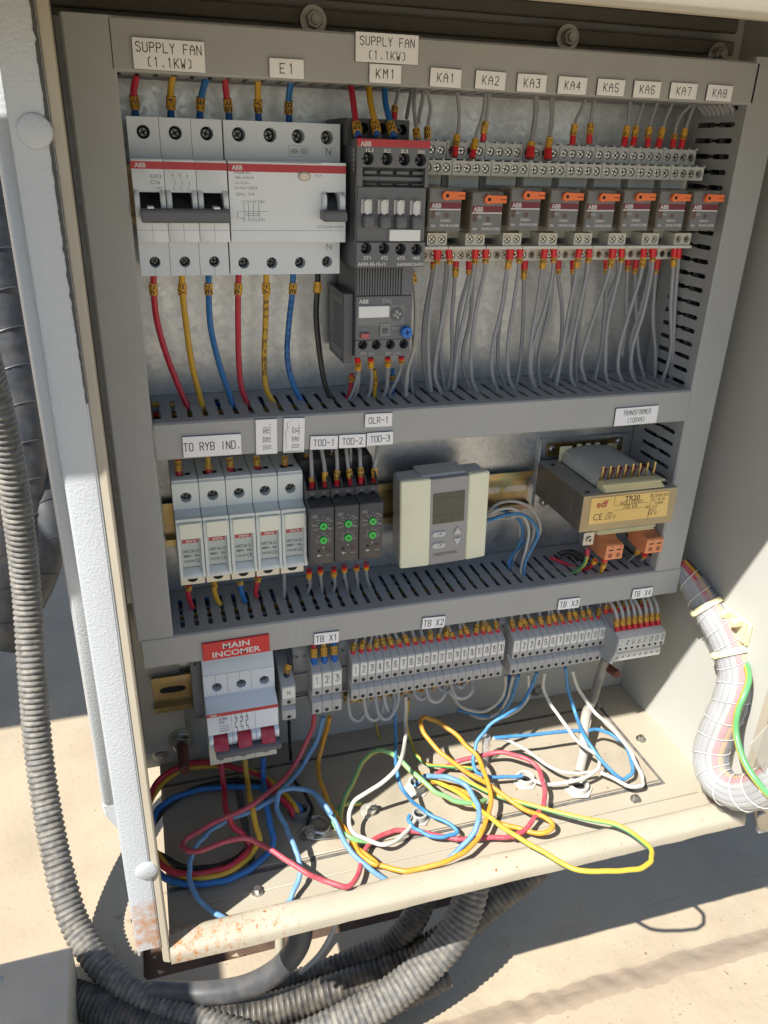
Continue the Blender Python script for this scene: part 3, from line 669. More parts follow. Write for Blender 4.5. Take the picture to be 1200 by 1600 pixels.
for i in range(3):
    a,b=x0+17.5*i+.12,x0+17.5*(i+1)-.12
    c=at((222,272.5,322.5)[i],(206,207.5,208.5)[i],-sh); terminal_face(br,a,b,zt-21.2,zt,-sh,[(a+8.6,c.z)],3.7,'upper_pole',abbw)
    c=at(240,407,-sh); terminal_face(br,a,b,zt-86,zt-65,-sh,[(a+8.6,zt-78)],3.2,'lower_pole',abbw)
    q=M(); q.box(a+8.5,a+8.7,-sh-.06,-sh,zt-86,zt-80.5); q.build('seam',inkg,br)
    # nose with window for the toggle
    wz0,wz1=zt-47.5,zt-38.3
    q=M(); 
    q.prism([(-40,zt-20.9),(-ns+.8,zt-20.9),(-ns,zt-21.7),(-ns,wz1),(-40,wz1)],'x',a,b); q.build('front_cover',abbw2,br,bevel=.25)
    q=M(); q.prism([(-40,wz0),(-ns,wz0),(-ns,zt-64.6),(-ns+.8,zt-65.3),(-40,zt-65.3)],'x',a,b); q.build('front_cover',abbw2,br,bevel=.25)
    for e0,e1 in ((a,a+3.2),(b-3.2,b)):
        q=M(); q.prism([(-40,wz1+.01),(-ns,wz1+1.5),(-ns-3.6,wz1-1.5),(-ns-4.2,wz1-5),(-ns-3.2,wz0),(-ns,wz0-4),(-40,wz0-.01)],'x',e0+.15,e1-.15); q.build('toggle_guard',abbw2,br,bevel=.4)
    q=M(); q.prism([(-40,wz1),(-50,wz1),(-54,wz0+6),(-60,wz0+2),(-61,wz0),(-40,wz0)],'x',a+3.4,b-3.4); q.build('toggle',blk,br,bevel=.3)
    q=M(); q.box(a-.1,b+.1,-ns-.12,-ns,zt-26.3,zt-22.4); q.build('red_band',red,br)
    q=M(); q.box(a+8.5,a+8.65,-ns-.1,-ns,zt-65,zt-53); q.box(a+.3,b-.3,-ns-.1,-ns,zt-58.6,zt-58.45); q.build('print',inkg,br)
q=M(); q.prism([(-58,zt-46.8),(-70,zt-46.2),(-72,zt-47.5),(-72.4,zt-53),(-71.5,zt-53.8),(-58,zt-52.6)],'x',x0+3,x0+52.2); q.build('linked_handle',dgreyb,br,bevel=.5,seg=2)
q=M()
for xx in (6.8,43): q.box(x0+xx,x0+xx+3.4,-72.5,-60,zt-46.2,zt-45.2)
q.build('handle_clip',abbw2,br)
q=M(); abb(q,x0+2,x0+8,zt-25.6,zt-23.1,-ns-.18); q.build('print',wht,br,smooth=False)
q=M(); text(q,'S203',x0+10,x0+16,zt-31,zt-29,-ns-.1); text(q,'C16',x0+10,x0+15,zt-34,zt-32,-ns-.1); text(q,'400V~',x0+13,x0+17,zt-36.5,zt-35.5,-ns-.1)
for k in range(3):
    xx=x0+22+k*4; q.box(xx,xx+.22,-ns-.08,-ns,zt-31,zt-28); q.box(xx-.7,xx+.9,-ns-.08,-ns,zt-29.6,zt-29.4); q.box(xx+1,xx+1.22,-ns-.08,-ns,zt-35,zt-31.6); q.box(xx,xx+1.2,-ns-.08,-ns,zt-37,zt-36.8); q.box(xx,xx+.2,-ns-.08,-ns,zt-37,zt-35)
q.build('print',inkg,br,smooth=False)
# residual current breaker
x1=x0+52.5
rc=thing('residual_current_breaker','wide light grey four pole residual current breaker with an oval TEST button','circuit breaker',(x1,0,zt-43))
a,b=x1+.7,x1+69.8
hs=[(at(u,v,-sh).x,at(u,v,-sh).z) for u,v in ((373,210),(422,211),(466,213),(511,215))]
terminal_face(rc,a,b,zt-21.2,zt,-sh,hs,3.9,'upper_terminals',abbw)
hs=[(at(u,v,-sh).x,at(u,v,-sh).z) for u,v in ((381,411),(425,411),(469,410.5),(511,409))]
terminal_face(rc,a,b,zt-86,zt-65.4,-sh,hs,3.4,'lower_terminals',abbw)
ta,tb_=x1+55,x1+67.8
q=M(); q.prism([(-40,zt-20.9),(-ns+.8,zt-20.9),(-ns,zt-21.7),(-ns,zt-64.6),(-ns+.8,zt-65.3),(-40,zt-65.3)],'x',a,ta-.1); q.box(ta-.1,tb_+.1,-ns,-40,zt-37,zt-20.9);q.box(ta-.1,tb_+.1,-ns,-40,zt-65.3,zt-48); q.box(tb_+.1,b,-ns,-40,zt-65.3,zt-20.9)
q.build('front_cover',abbw2,rc)
q=M(); q.box(a-.1,b+.1,-ns-.12,-ns,zt-26.6,zt-22.4); q.build('red_band',red,rc)
for e0,e1 in ((ta,ta+2.6),(tb_-2.6,tb_+1)):
    q=M(); q.prism([(-40,zt-36.9),(-ns,zt-36.5),(-ns-3.6,zt-38.5),(-ns-4.4,zt-42),(-ns-3.2,zt-48),(-ns,zt-52),(-40,zt-52)],'x',e0,e1); q.build('toggle_guard',abbw2,rc,bevel=.4)
q=M(); q.prism([(-40,zt-37.2),(-53,zt-37.2),(-58,zt-40),(-60,zt-44),(-60,zt-48),(-40,zt-48)],'x',ta+2.7,tb_-2.7); q.build('toggle',blk,rc,bevel=.4)
q=M(); q.prism([(-58,zt-46.8),(-70,zt-46.2),(-72,zt-47.5),(-72.4,zt-52),(-71.5,zt-52.8),(-58,zt-52)],'x',ta-1,tb_+.6); q.build('handle',dgreyb,rc,bevel=.5,seg=2)
c=at(475.5,275.5,-ns); q=M(); 
def oval(q,cx,cz,rx,rz,y0,y1,n=24):
    q.prism([(cx+rx*math.cos(2*math.pi*i/n),cz+rz*math.sin(2*math.pi*i/n)) for i in range(n)],'y',y0,y1)
oval(q,c.x,c.z,3.9,2.6,-ns-.35,-ns); q.build('button_ring',mat('button_rim',(.35,.33,.3),.4),rc)
q=M(); oval(q,c.x,c.z,3.2,2.05,-ns-1.3,-ns-.3); q.build('test_button',mat('button_cream',(.68,.62,.52),.35),rc,bevel=.3)
q=M(); abb(q,a+2,a+8.2,zt-25.8,zt-23.2,-ns-.18); q.build('print',wht,rc,smooth=False)
def T(q,s,u0,v0,u1,v1,y,bold=False):
    X0,X1,Z0,Z1=R(u0,v0,u1,v1,y); text(q,s,X0,X1,Z0,Z1,y,bold)
q=M(); y=-ns-.1
T(q,'FH204 AC',366,267,391,272,y,True); T(q,'40A  In=0,1A',367,275.5,397,280,y,True); T(q,'Un=415V~',367,283.5,391,288,y); T(q,'Im=Inc=1000A',367,291,403,296,y); T(q,'50Hz',369,301,383,306,y); T(q,'6kA',388,300.5,398,305.5,y)
T(q,'1/2 3/4 5/6 7/8N',378,313,413,317.5,y); T(q,'2/1 4/3 6/5 8/7N',379,341,414,346,y); T(q,'TEST',491,273,503,277,y); T(q,'2CSF204001R2400',495,352.5,537,357,y)
q.build('print',mat('print_light_grey',(.23,.25,.27),.6),rc,smooth=False)
q=M()
for u in (381,388,396,404): 
    X0,X1,Z0,Z1=R(u,318,u+.8,340,y); q.box(X0,X1,y,y+.1,Z0,Z1)
for (u0,v0,u1,v1) in ((371,330,418,330.7),(383,333,407,333.7),(383,336.5,407,337.2),(371,330,371.8,341),(371,340.3,383,341),(364,350,533,350.5)):
    X0,X1,Z0,Z1=R(u0,v0,u1,v1,y) if u1-u0<150 else (a+.5,b-.5,zt-58.7,zt-58.5); q.box(X0,X1,y,y+.1,Z0,Z1)
q.build('wiring_diagram',mat('print_light_grey',(.2,.2,.2)),rc)
q=M(); y=-sh-.1; T(q,'N',509,231,517,243,y); T(q,'N',510,381,518,390,y)
X0,X1,Z0,Z1=R(451,227.5,483,245,y)
for (p0,p1,r0,r1) in ((X0,X1,Z0,Z0+.15),(X0,X1,Z1-.15,Z1),(X0,X0+.15,Z0,Z1),(X1-.15,X1,Z0,Z1),(X0+7,X0+7.15,Z0,Z1)): q.box(p0,p1,y,y+.05,r0,r1)
def ring(q,cx,cz,rx,rz,y,t=.18,n=20):
    V=[];
    for i in range(n):
        a_=2*math.pi*i/n; V+=[(cx+rx*math.cos(a_),y,cz+rz*math.sin(a_)),(cx+(rx-t)*math.cos(a_),y,cz+(rz-t)*math.sin(a_))]
    q.add(V,[(2*i,2*((i+1)%n),2*((i+1)%n)+1,2*i+1) for i in range(n)])
zc_=(Z0+Z1)/2; ring(q,X0+3.6,zc_,2.6,1.5,y); ring(q,X0+3.6,zc_,1.9,.8,y,.5); ring(q,X0+9.4,zc_,1.9,1.9,y,.3); ring(q,X0+9.4,zc_,1,1,y,.4)
q.build('approval_mark',inkg,rc,smooth=False)

# ---------------------------------------------------------------- contactor and overload relay
yc=-72
k=thing('contactor','dark grey four pole contactor with white and grey levers and a red top band','contactor',(128,0,20))
X0,X1,_,_=R(558,300,669,301,yc); X0=128.3;X1=172.8
def zc(u,v,y=yc): return at(u,v,y).z
ztp=zc(600,218)
# rear block with its upper screws
xa,xb,za,zb=R(541,186,642,217,-56)
q_h=[(at(u,v,-56).x,at(u,v,-56).z) for u,v in ((568,200),(597,201),(629,203))]
terminal_face(k,xa,xb-1,za-4,zb,-56,q_h,3.0,'rear_terminal_block',mat('contactor_black',(.035,.037,.042),.45),yb=-4)
zs=zc(610,262)
hs=[(at(u,v,yc).x,at(u,v,yc).z) for u,v in ((575,247.5),(604.5,248),(632,249),(657,250))]
terminal_face(k,X0,X1,zs,ztp-.1,yc,hs,3.6,'front_terminal_block',cgrey2,yb=-20)
q=M(); q.box(X0-.05,X1+.05,yc-.5,yc+2,zc(610,230),ztp+.1); q.build('red_band',red,k)
q=M(); x_,x2_,z_,z2_=R(563,220.5,580,228.5,yc); abb(q,x_,x2_,z_,z2_,yc-.56); q.build('print',wht,k,smooth=False)
q=M()
for s,u0,v0 in (('1L1',572,231.5),('3L2',599.5,232.5),('5L3',626.5,233.5),('13NO',653,234.5)): T(q,s,u0,v0,u0+11,v0+6,yc-.1,True)
for s,u0,v0 in (('2T1',568,400.5),('4T2',595,400.5),('6T3',621,400.5),('14NO',645,400.5)): T(q,s,u0,v0,u0+11,v0+5.5,yc-.1,True)
T(q,'AF09-30-10-11',559,410,602,416,yc-.1,True); T(q,'24-60V50/60HZ 20-60VDC',620,410.5,663,415.5,yc-.1,True)
q.build('print',wht,k,smooth=False)
zl0,zl1=zc(610,379),zc(610,418)
z_a,z_b=zc(610,292),zs
# recessed middle
q=M(); q.box(X0+1,X1-1,yc+9,-14,zl1,zs); q.build('housing',cgrey,k)
q=M(); q.box(X0,X0+3.5,yc+.3,yc+9,z_a,z_b-.1); q.build('side_cheek',cgrey2,k); q=M(); q.box(X1-2.2,X1,yc+.3,yc+9,z_a,z_b-.1); q.build('side_cheek',cgrey2,k)
q=M(); 
for i in range(4):
    xx=X0+5.3+i*10.1
    for zz,hh in ((zc(610,273),zc(610,267)-zc(610,273)),(zc(610,290),1.0)):
        q.box(xx,xx+8,yc+4,yc+10,zz,zz+abs(hh))
q.box(X0+3.6,X1-2.3,yc+3.8,yc+9,zc(610,283),zc(610,276)); q.build('terminal_shutter',cgrey2,k,bevel=.4)
zm=zc(610,334); zk=zc(610,311)
q=M(); q.box(X0+.6,X1-.4,yc+1.5,yc+12,zl0+.1,z_a-.1,c=.5); q.build('lever_panel',cgrey2,k)
for i,(u,v) in enumerate(((573,323),(599,323.5),(624,324),(649,325))):
    c=at(u,v,yc); 
    q=M(); q.box(c.x-3.2,c.x+3.6,yc+.6,yc+1.6,c.z-3.9,c.z+4.1,c=.2); q.build('marker_plate',wht,k)
    q=M(); q.prism([(c.x-.1+2*math.cos(t*math.pi/8)*1.05,c.z+math.sin(t*math.pi/8)*4.3 if abs(math.sin(t*math.pi/8))>.7 else c.z+(3.4 if math.sin(t*math.pi/8)>0 else -3.4)) for t in range(16)],'y',yc-2.6,yc+.6); q.build('lever',wht,k,bevel=.4)
    q=M(); q.prism([(yc+1.5,c.z-4.2),(yc-3.4,c.z-4.4),(yc-4.2,c.z-6),(yc-4,c.z-11.5),(yc+1.5,c.z-12.2)],'x',c.x-2.6,c.x+4.0); q.build('lever_block',cgrey2,k,bevel=.7,seg=2)
xa,xb,za,zb=R(608,358.5,656,376.5,yc); q=M(); q.box(xa,xb,yc-1.2,yc+1.5,za,zb); q.build('blank_label',mat('bare_white_label',(.74,.76,.77),.4,var=.02),k,bevel=.3)
hs=[(at(u,v,yc).x,at(u,v,yc).z) for u,v in ((572,388),(600,388.5),(626,389.5),(651,390))]
terminal_face(k,X0+.3,X1-.2,zl1,zl0,yc,hs,3.5,'lower_terminal_block',cgrey2,yb=-20)
q=M(); q.box(X0-.2,X0+.4,yc+1,-12,zl1,ztp-12); q.box(X0-.4,X0+.2,-60,-16,-2,ztp-3); q.build('side_wall',cgrey,k)
q=M(); text(q,'ABB AF09-30',3,-17,-1,1.6,0,True,side=None) if False else None
for i in range(5):
    zz=ztp-7-i*2.6; q.box(X0-.5,X0-.4,-66,-64.4,zz,zz+1.7)
q.build('side_print',wht,k)
# overload relay
yo=-55
XO0,XO1=at(556.5,500,yo).x,at(643,500,yo).x
o_=thing('overload_relay','dark grey thermal overload relay with a blue reset knob below the contactor','overload relay',(XO0,0,-50))
zf0=at(600,462,yo).z; zf1=at(600,417,yo).z
q=M(); q.box(XO0-.5,XO1,yo+1.6,-8,zf0,zf1+1); q.build('upper_housing',cgrey,o_)
n=17
for i in range(n):
    xx=XO0+.3+i*(XO1-XO0-8.5)/n; q=M(); q.box(xx,xx+1.25,yo+.2,yo+1.6,zf0+.2,zf1-.2,c=.25); q.build('rib',cgrey2,o_)
q=M(); q.box(XO1-7.6,XO1-.2,yo+.2,yo+1.6,zf0+.2,zf1-.2); q.build('plain_rib',cgrey2,o_)
zo1=zf0-.1; zo0=at(600,557,yo).z; zo2=at(600,531,yo).z
q=M(); q.box(XO0-.4,XO1,yo,-10,zo2,zo1,c=.5); q.build('housing',cgrey2,o_)
hs=[(at(u,v,yo).x,at(u,v,yo).z) for u,v in ((567,539),(588,539),(610,538.5),(631,537.5))]
terminal_face(o_,XO0-.3,XO1-.5,zo0,zo2-.1,yo,hs,3.2,'terminal_block',cgrey2,yb=-12)
q=M(); q.box(XO0-7.5,XO0-.6,-50,-9,zo0-5,zf0+1,c=.6); q.build('side_box',cgrey,o_)
q=M(); q.add([(XO0-7.56,-47,zf0-4),(XO0-7.56,-14,zf0-4),(XO0-7.56,-14,zo0-2),(XO0-7.56,-47,zo0-2)],[(0,1,2,3)]); q.build('side_label',mat('side_label_grey',(.25,.26,.27),.5),o_,smooth=False)
q=M()
for i in range(15): q.add([(XO0-7.62,-45.5,zf0-8-i*2),(XO0-7.62,-16-random.random()*9,zf0-8-i*2),(XO0-7.62,-16-random.random()*9,zf0-7.2-i*2),(XO0-7.62,-45.5,zf0-7.2-i*2)],[(0,1,2,3)])
q.build('side_print',ink,o_,smooth=False)
q=M(); T(q,'ABB',561,468,576,474.5,yo-.12,True); q.build('print',wht,o_,smooth=False)
q=M(); T(q,'TF42',597,467,612,474,yo-.12); T(q,'STOP',564,514,574,517,yo-.12); T(q,'RESET',613,511,625,514.5,yo-.12)
for s,u in (('95',563),('NC 96',576),('97',602),('NO 98',615)): T(q,s,u,550.5,u+9,554.5,yo-.12)
q.build('print',mat('print_mid_grey',(.4,.41,.42)),o_,smooth=False)
xa,xb,za,zb=R(560,478,608,496,yo); q=M(); q.box(xa,xb,yo-1,yo,za,zb); q.build('blank_label',MAT['bare_white_label'],o_,bevel=.3)
xa,xb,za,zb=R(559,476,645,508,yo); q=M(); q.box(xa-.3,xb-6,yo-.9,yo+.1,za,zb,c=.3); q.build('clear_window',mat('clear_plastic',(.7,.7,.7),.1,alpha=.13),o_)
c=at(620,491,yo); q=M(); q.cyl((c.x,yo-.2,c.z),(c.x,yo-1.2,c.z),4.2,24); q.build('setting_dial',cgrey,o_); q=M(); cross(q,c.x,yo-1.3,c.z,3.6,.2); q.build('dial_cross',mat('print_mid_grey',(.4,.4,.4)),o_,smooth=False)
c=at(633.5,518,yo); q=M(); q.cyl((c.x,yo,c.z),(c.x,yo-4,c.z),3.9,24,r2=3.6); kb=q.build('reset_knob',bluek,o_,bevel=.4); q=M(); cross(q,c.x,yo-4.06,c.z,3,.2); q.build('knob_cross',mat('dark_blue',(.0,.04,.2)),kb,smooth=False)
xa,xb,za,zb=R(563,520,576,528,yo); q=M(); q.box(xa,xb,yo-2.2,yo,za,zb); q.build('stop_button',mat('stop_red',(.42,.12,.12),.4),o_,bevel=.4)
xa,xb,za,zb=R(593,505,610,525,yo); q=M(); q.box(xa,xb,yo-.8,yo,za,zb); q.build('slider_frame',mat('slider_grey',(.2,.21,.22),.4),o_,bevel=.3); q=M(); q.box(xa+2,xb-2,yo-1.6,yo-.8,za+2,zb-3.5); q.build('slider',cgrey,o_,bevel=.3)

# ---------------------------------------------------------------- relays on their sockets
P=27.0; RX=186.2-27+ -0.0     # left edge of the first socket
RX=171.5
yr,yf=-32,-44
z_r1,z_r0=63.0,53.0; z_f1,z_f0=52.2,43.6
def relay_socket():
    t=thing('relay_socket','tmp','relay socket',(0,0,25),'grey relay sockets in the row of eight')
    x0,x1=.25,P-.25
    hs=[(x0+3.6+i*6.4,(z_r0+z_r1)/2) for i in range(4)]
    terminal_face(t,x0,x1,z_r0,z_r1,yr,hs,2.75,'rear_terminals',sock,depth=3,yb=-2)
    hs=[(x0+3.6+i*6.4,(z_f0+z_f1)/2) for i in range(4)]
    terminal_face(t,x0,x1,z_f0,z_f1,yf,hs,2.75,'front_terminals',sockp,depth=3,yb=-2)
    q=M()
    for i in range(5): q.box(x0+.6+i*6.4,x0+2.0+i*6.4,yf,yf+4,z_f1,z_f1+1); q.box(x0+.6+i*6.4,x0+2.0+i*6.4,yr,yr+4,z_r1,z_r1+1)
    q.build('partition',sock,t)
    q=M(); q.box(x0+3.2,x1-2.2,-30,-4,4,z_f0); q.build('socket_body',sockp,t); 
    q=M(); q.box(x0,x1,-26,-2,6,z_f0); q.build('socket_base',mat('socket_dark',(.2,.21,.21),.5),t)
    # lower front step with two screws and a ledge
    q=M(); q.box(x0,x1,-46,-6,-1.6,0.4); q.build('ledge',sockp,t,bevel=.2)
    hs=[(x0+15.5,4.6),(x0+22.4,4.6)]
    terminal_face(t,x0+12.2,x1-.6,.4,8.6,-44,hs,2.6,'lower_terminals',sockp,depth=2.4,yb=-10)
    hs=[(x0+3.6+i*6.4,-7.6) for i in range(4)]
    terminal_face(t,x0+.3,x1-.3,-11.6,-3.6,-27,hs,2.5,'rear_lower_terminals',sockp,depth=2.4,yb=-2)
    return t
s0=relay_socket()
def relay():
    t=thing('plug_in_relay','tmp','relay',(0,0,25),'plug-in relays with orange levers')
    x0,x1,z0,z1=2.6,24.4,11.8,37.6
    q=M(); q.box(x0,x1,-70.5,-31,z0,z1); q.build('cover',relt,t,bevel=.5)
    q=M(); q.box(x0+3.5,x1-3.5,-66,-34,z0+2,z1-4); q.build('relay_coil',mat('relay_inner',(.12,.085,.05),.5,var=.5,scale=160),t)
    q=M(); q.box(x0+2.5,x1-2.5,-50,-34,z1-6,z1-2); q.build('contacts',mat('relay_copper',(.28,.16,.09),.4,metal=.6,var=.4,scale=200),t)
    fy=-70.9
    q=M(); q.box(x0+.9,x1-.6,fy,-70.2,z0+1,z1-1.2); q.build('front_label',relf,t)
    q=M(); q.box(x0+.9,x1-.6,fy-.12,fy,z1-12.2,z1-8.6); q.build('maroon_band',maroon,t)
    q=M(); q.box(x0+.9,x1-.6,fy-.12,fy,z1-13.0,z1-12.3); abb(q,x0+1.8,x0+8.2,z1-11.9,z1-9.1,fy-.2)
    text(q,'CR-M',x0+2,x0+4,z1-16.3,z1-15,fy-.1) if False else None
    text(q,'12 24VDC',x0+1.8,x0+8,z1-15.8,z1-14.4,fy-.1); text(q,'CR-M024DC4',x0+8,x0+15,z0+6,z0+7.4,fy-.1,True); text(q,'1SVR 405 613 R1000',x0+8,x1-1.5,z0+3,z0+4.6,fy-.1,True); text(q,'50Hz',x0+2,x0+5,z0+3,z0+4.4,fy-.1,True)
    q.build('print',wht,t,smooth=False)
    q=M(); q.cyl((x0+12,fy-.1,z1-16.2),(x0+12,fy+.1,z1-16.2),1.5,14); q.box(x0+1.6,x0+4.6,fy-.1,fy+.1,z0+8,z0+12.6); q.build('window',mat('relay_window',(.10,.06,.045),.15),t)
    q=M(); lz=z1-4.6
    pts=[(x1+.6,lz-2.0),(x1+.6,lz+2.2),(x0+12,lz+2.4)]+[(x0+10.6+2.7*math.cos(a),lz+2.7*math.sin(a)) for a in [math.radians(d) for d in range(60,301,30)]]+[(x0+12,lz-2.2)]
    q.prism(pts,'y',fy-3,fy); q.build('orange_lever',orange,t,bevel=.35)
    q=M(); q.cyl((x0+10.8,fy-3.05,lz),(x0+10.8,fy-2.9,lz),1.1,14); q.box(x0+18,x1+.5,fy-3.06,fy-2.9,lz-.25,lz+.15); q.build('lever_hole',dk,t)
    return t
r0=relay()
for i in range(8):
    l=('grey socket of relay KA%d, carrying the relay under the KA%d plate'%(i+1,i+1))
    lr='smoky plug-in relay with an orange lever, under the KA%d plate'%(i+1)
    off=(RX+P*i,0,25); tz=(-1.6 if i==1 else 0)
    if i==0:
        s0.location=Vector(off)*S; s0['label']=l; r0.location=Vector(off)*S; r0['label']=lr
    else:
        dup(s0,off,l); r=dup(r0,(off[0]+(1.0 if i==1 else 0),0,25+tz),lr,rot=(random.uniform(-.012,.012),random.uniform(-.012,.012),random.uniform(-.014,.014)))
# ---------------------------------------------------------------- fuse holders
yb_,yn=-50,-61
def Z(u,v,y): return at(u,v,y).z
f_top=Z(285,737,-32); f_r=Z(285,756,yb_); f_h=Z(291.6,777.5,yb_); f_s=Z(285,796,yb_); f_c=Z(279,817.8,yn); f_c2=Z(290,841.7,yn); f_b=Z(290,902,yn); f_bb=Z(290,914.5,yb_)
def fuse():
    t=thing('fuse_holder','tmp','fuse holder',(0,0,-180),'pale fuse holders in a row of five')
    a,b=.2,17.7
    terminal_face(t,a,b,f_s,f_r,yb_,[(9,f_h)],3.8,'terminal_face',fusep,depth=7)
    q=M(); q.prism([(-8,f_top),(-32,f_top),(-47.5,f_r+2.2),(yb_+.3,f_r),(-8,f_r)],'x',a,b); q.build('sloped_top',fusep,t,bevel=.25)
    q=M()
    for k in range(3):
        y=-44.8-k*2.0; z=f_top+(f_r+2.2-f_top)*(-32-y)/15.5; q.prism([(y,z+.4),(y-1.0,z+.1),(y-1.0,z-.5),(y,z-.5)],'x',a+.3,b-.3)
    q.build('grip_rib',fusep,t)
    q=M(); sl=(f_r+2.2-f_top)/15.5
    q.add([(9.8,-35,f_top-3*-sl+.12),(13.6,-35,f_top-3*-sl+.12),(13.6,-40,f_top+8*sl+.12),(9.8,-40,f_top+8*sl+.12)],[(0,1,2,3)])
    q.add([(4.2,-34,f_top+2*sl+.12),(9,-34,f_top+2*sl+.12),(9,-41,f_top+9*sl+.12),(4.2,-41,f_top+9*sl+.12)],[(0,1,2,3)]); q.build('wire_slot',dk,t,smooth=False)
    q=M(); q.prism([(-20,f_s),(yb_,f_s),(-56,f_s-3),(yn,f_c+2.5),(yn,f_c-.2),(-20,f_c-.2)],'x',a,b); q.build('shoulder',fusep,t,bevel=.3)
    # handle: two side rails and a recessed centre
    for x0,x1 in ((a,a+2.2),(b-2.2,b)):
        q=M(); q.prism([(-20,f_c-.3),(yn-.3,f_c-.3),(yn-1.2,f_c-3),(yn-1.4,f_b+8),(yn-3.4,f_b+3),(yn-3.6,f_b),(-20,f_b-.2)],'x',x0,x1); q.build('handle_side',fusep,t,bevel=.4)
    q=M(); q.prism([(-20,f_b+6.4),(yn+1,f_b+6.2),(yn-2.8,f_b+2.6),(yn-3.3,f_b+.1),(-20,f_b-.1)],'x',a+2.2,b-2.2); q.build('handle_foot',fusep,t,bevel=.3)
    q=M(); q.box(a+2.3,b-2.3,yn+1.2,-30,f_b+6.2,f_c2-.1); q.build('label_field',mat('fuse_label_field',(.44,.49,.48),.45),t)
    q=M(); q.box(a+2.0,b-1.0,yn-1.8,-30,f_c2,f_c-.4); q.build('cap',fusec,t,bevel=.4)
    y=yn+1.08
    q=M(); q.box(a+3.4,b-3.2,y,y+.1,f_c2-4.2,f_c2-1.6); q.build('logo_band',mat('logo_red',(.42,.05,.045),.5),t)
    q=M(); text(q,'chnt',a+6,b-4.6,f_c2-3.9,f_c2-2.0,y-.05,True) if False else text(q,'mro',a+6,b-4.6,f_c2-3.7,f_c2-2.1,y-.05,True); q.build('print',wht,t,smooth=False)
    q=M(); h=f_c2-f_b-6.2; z0=f_b+6.2
    text(q,'HRT18-32',a+3.4,b-3.1,z0+h*.50,z0+h*.60,y); text(q,'380V~',a+3.6,a+9.4,z0+h*.36,z0+h*.44,y,True); text(q,'32A',b-6.4,b-3.2,z0+h*.36,z0+h*.44,y,True); text(q,'10X38',a+3.6,a+10,z0+h*.19,z0+h*.27,y); text(q,'CE',b-6.6,b-3,z0+h*.17,z0+h*.29,y)
    q.box(a+3,b-3,y,y+.1,z0+.5,z0+.9); q.build('print',ink,t,smooth=False)
    q=M(); q.box(a+.3,b-.3,yb_,-9,f_bb,f_b+1,c=.3); q.build('lower_body',cream,t)
    q=M(); q.prism([(9+3.6*math.cos(math.pi*i/10),f_bb+4.6-2.6*math.sin(math.pi*i/10)) for i in range(11)],'y',yb_-.15,yb_+.2); q.build('lower_terminal',dk,t)
    return t
f0=fuse(); fx=7.9
ords=['first','second','third','fourth','fifth']
for i in range(5):
    l='pale fuse holder, %s from the left in the row of five'%ords[i]
    if i==0: f0.location=Vector((fx,0,-180))*S; f0['label']=l
    else: dup(f0,(fx+17.95*i,0,-180),l)
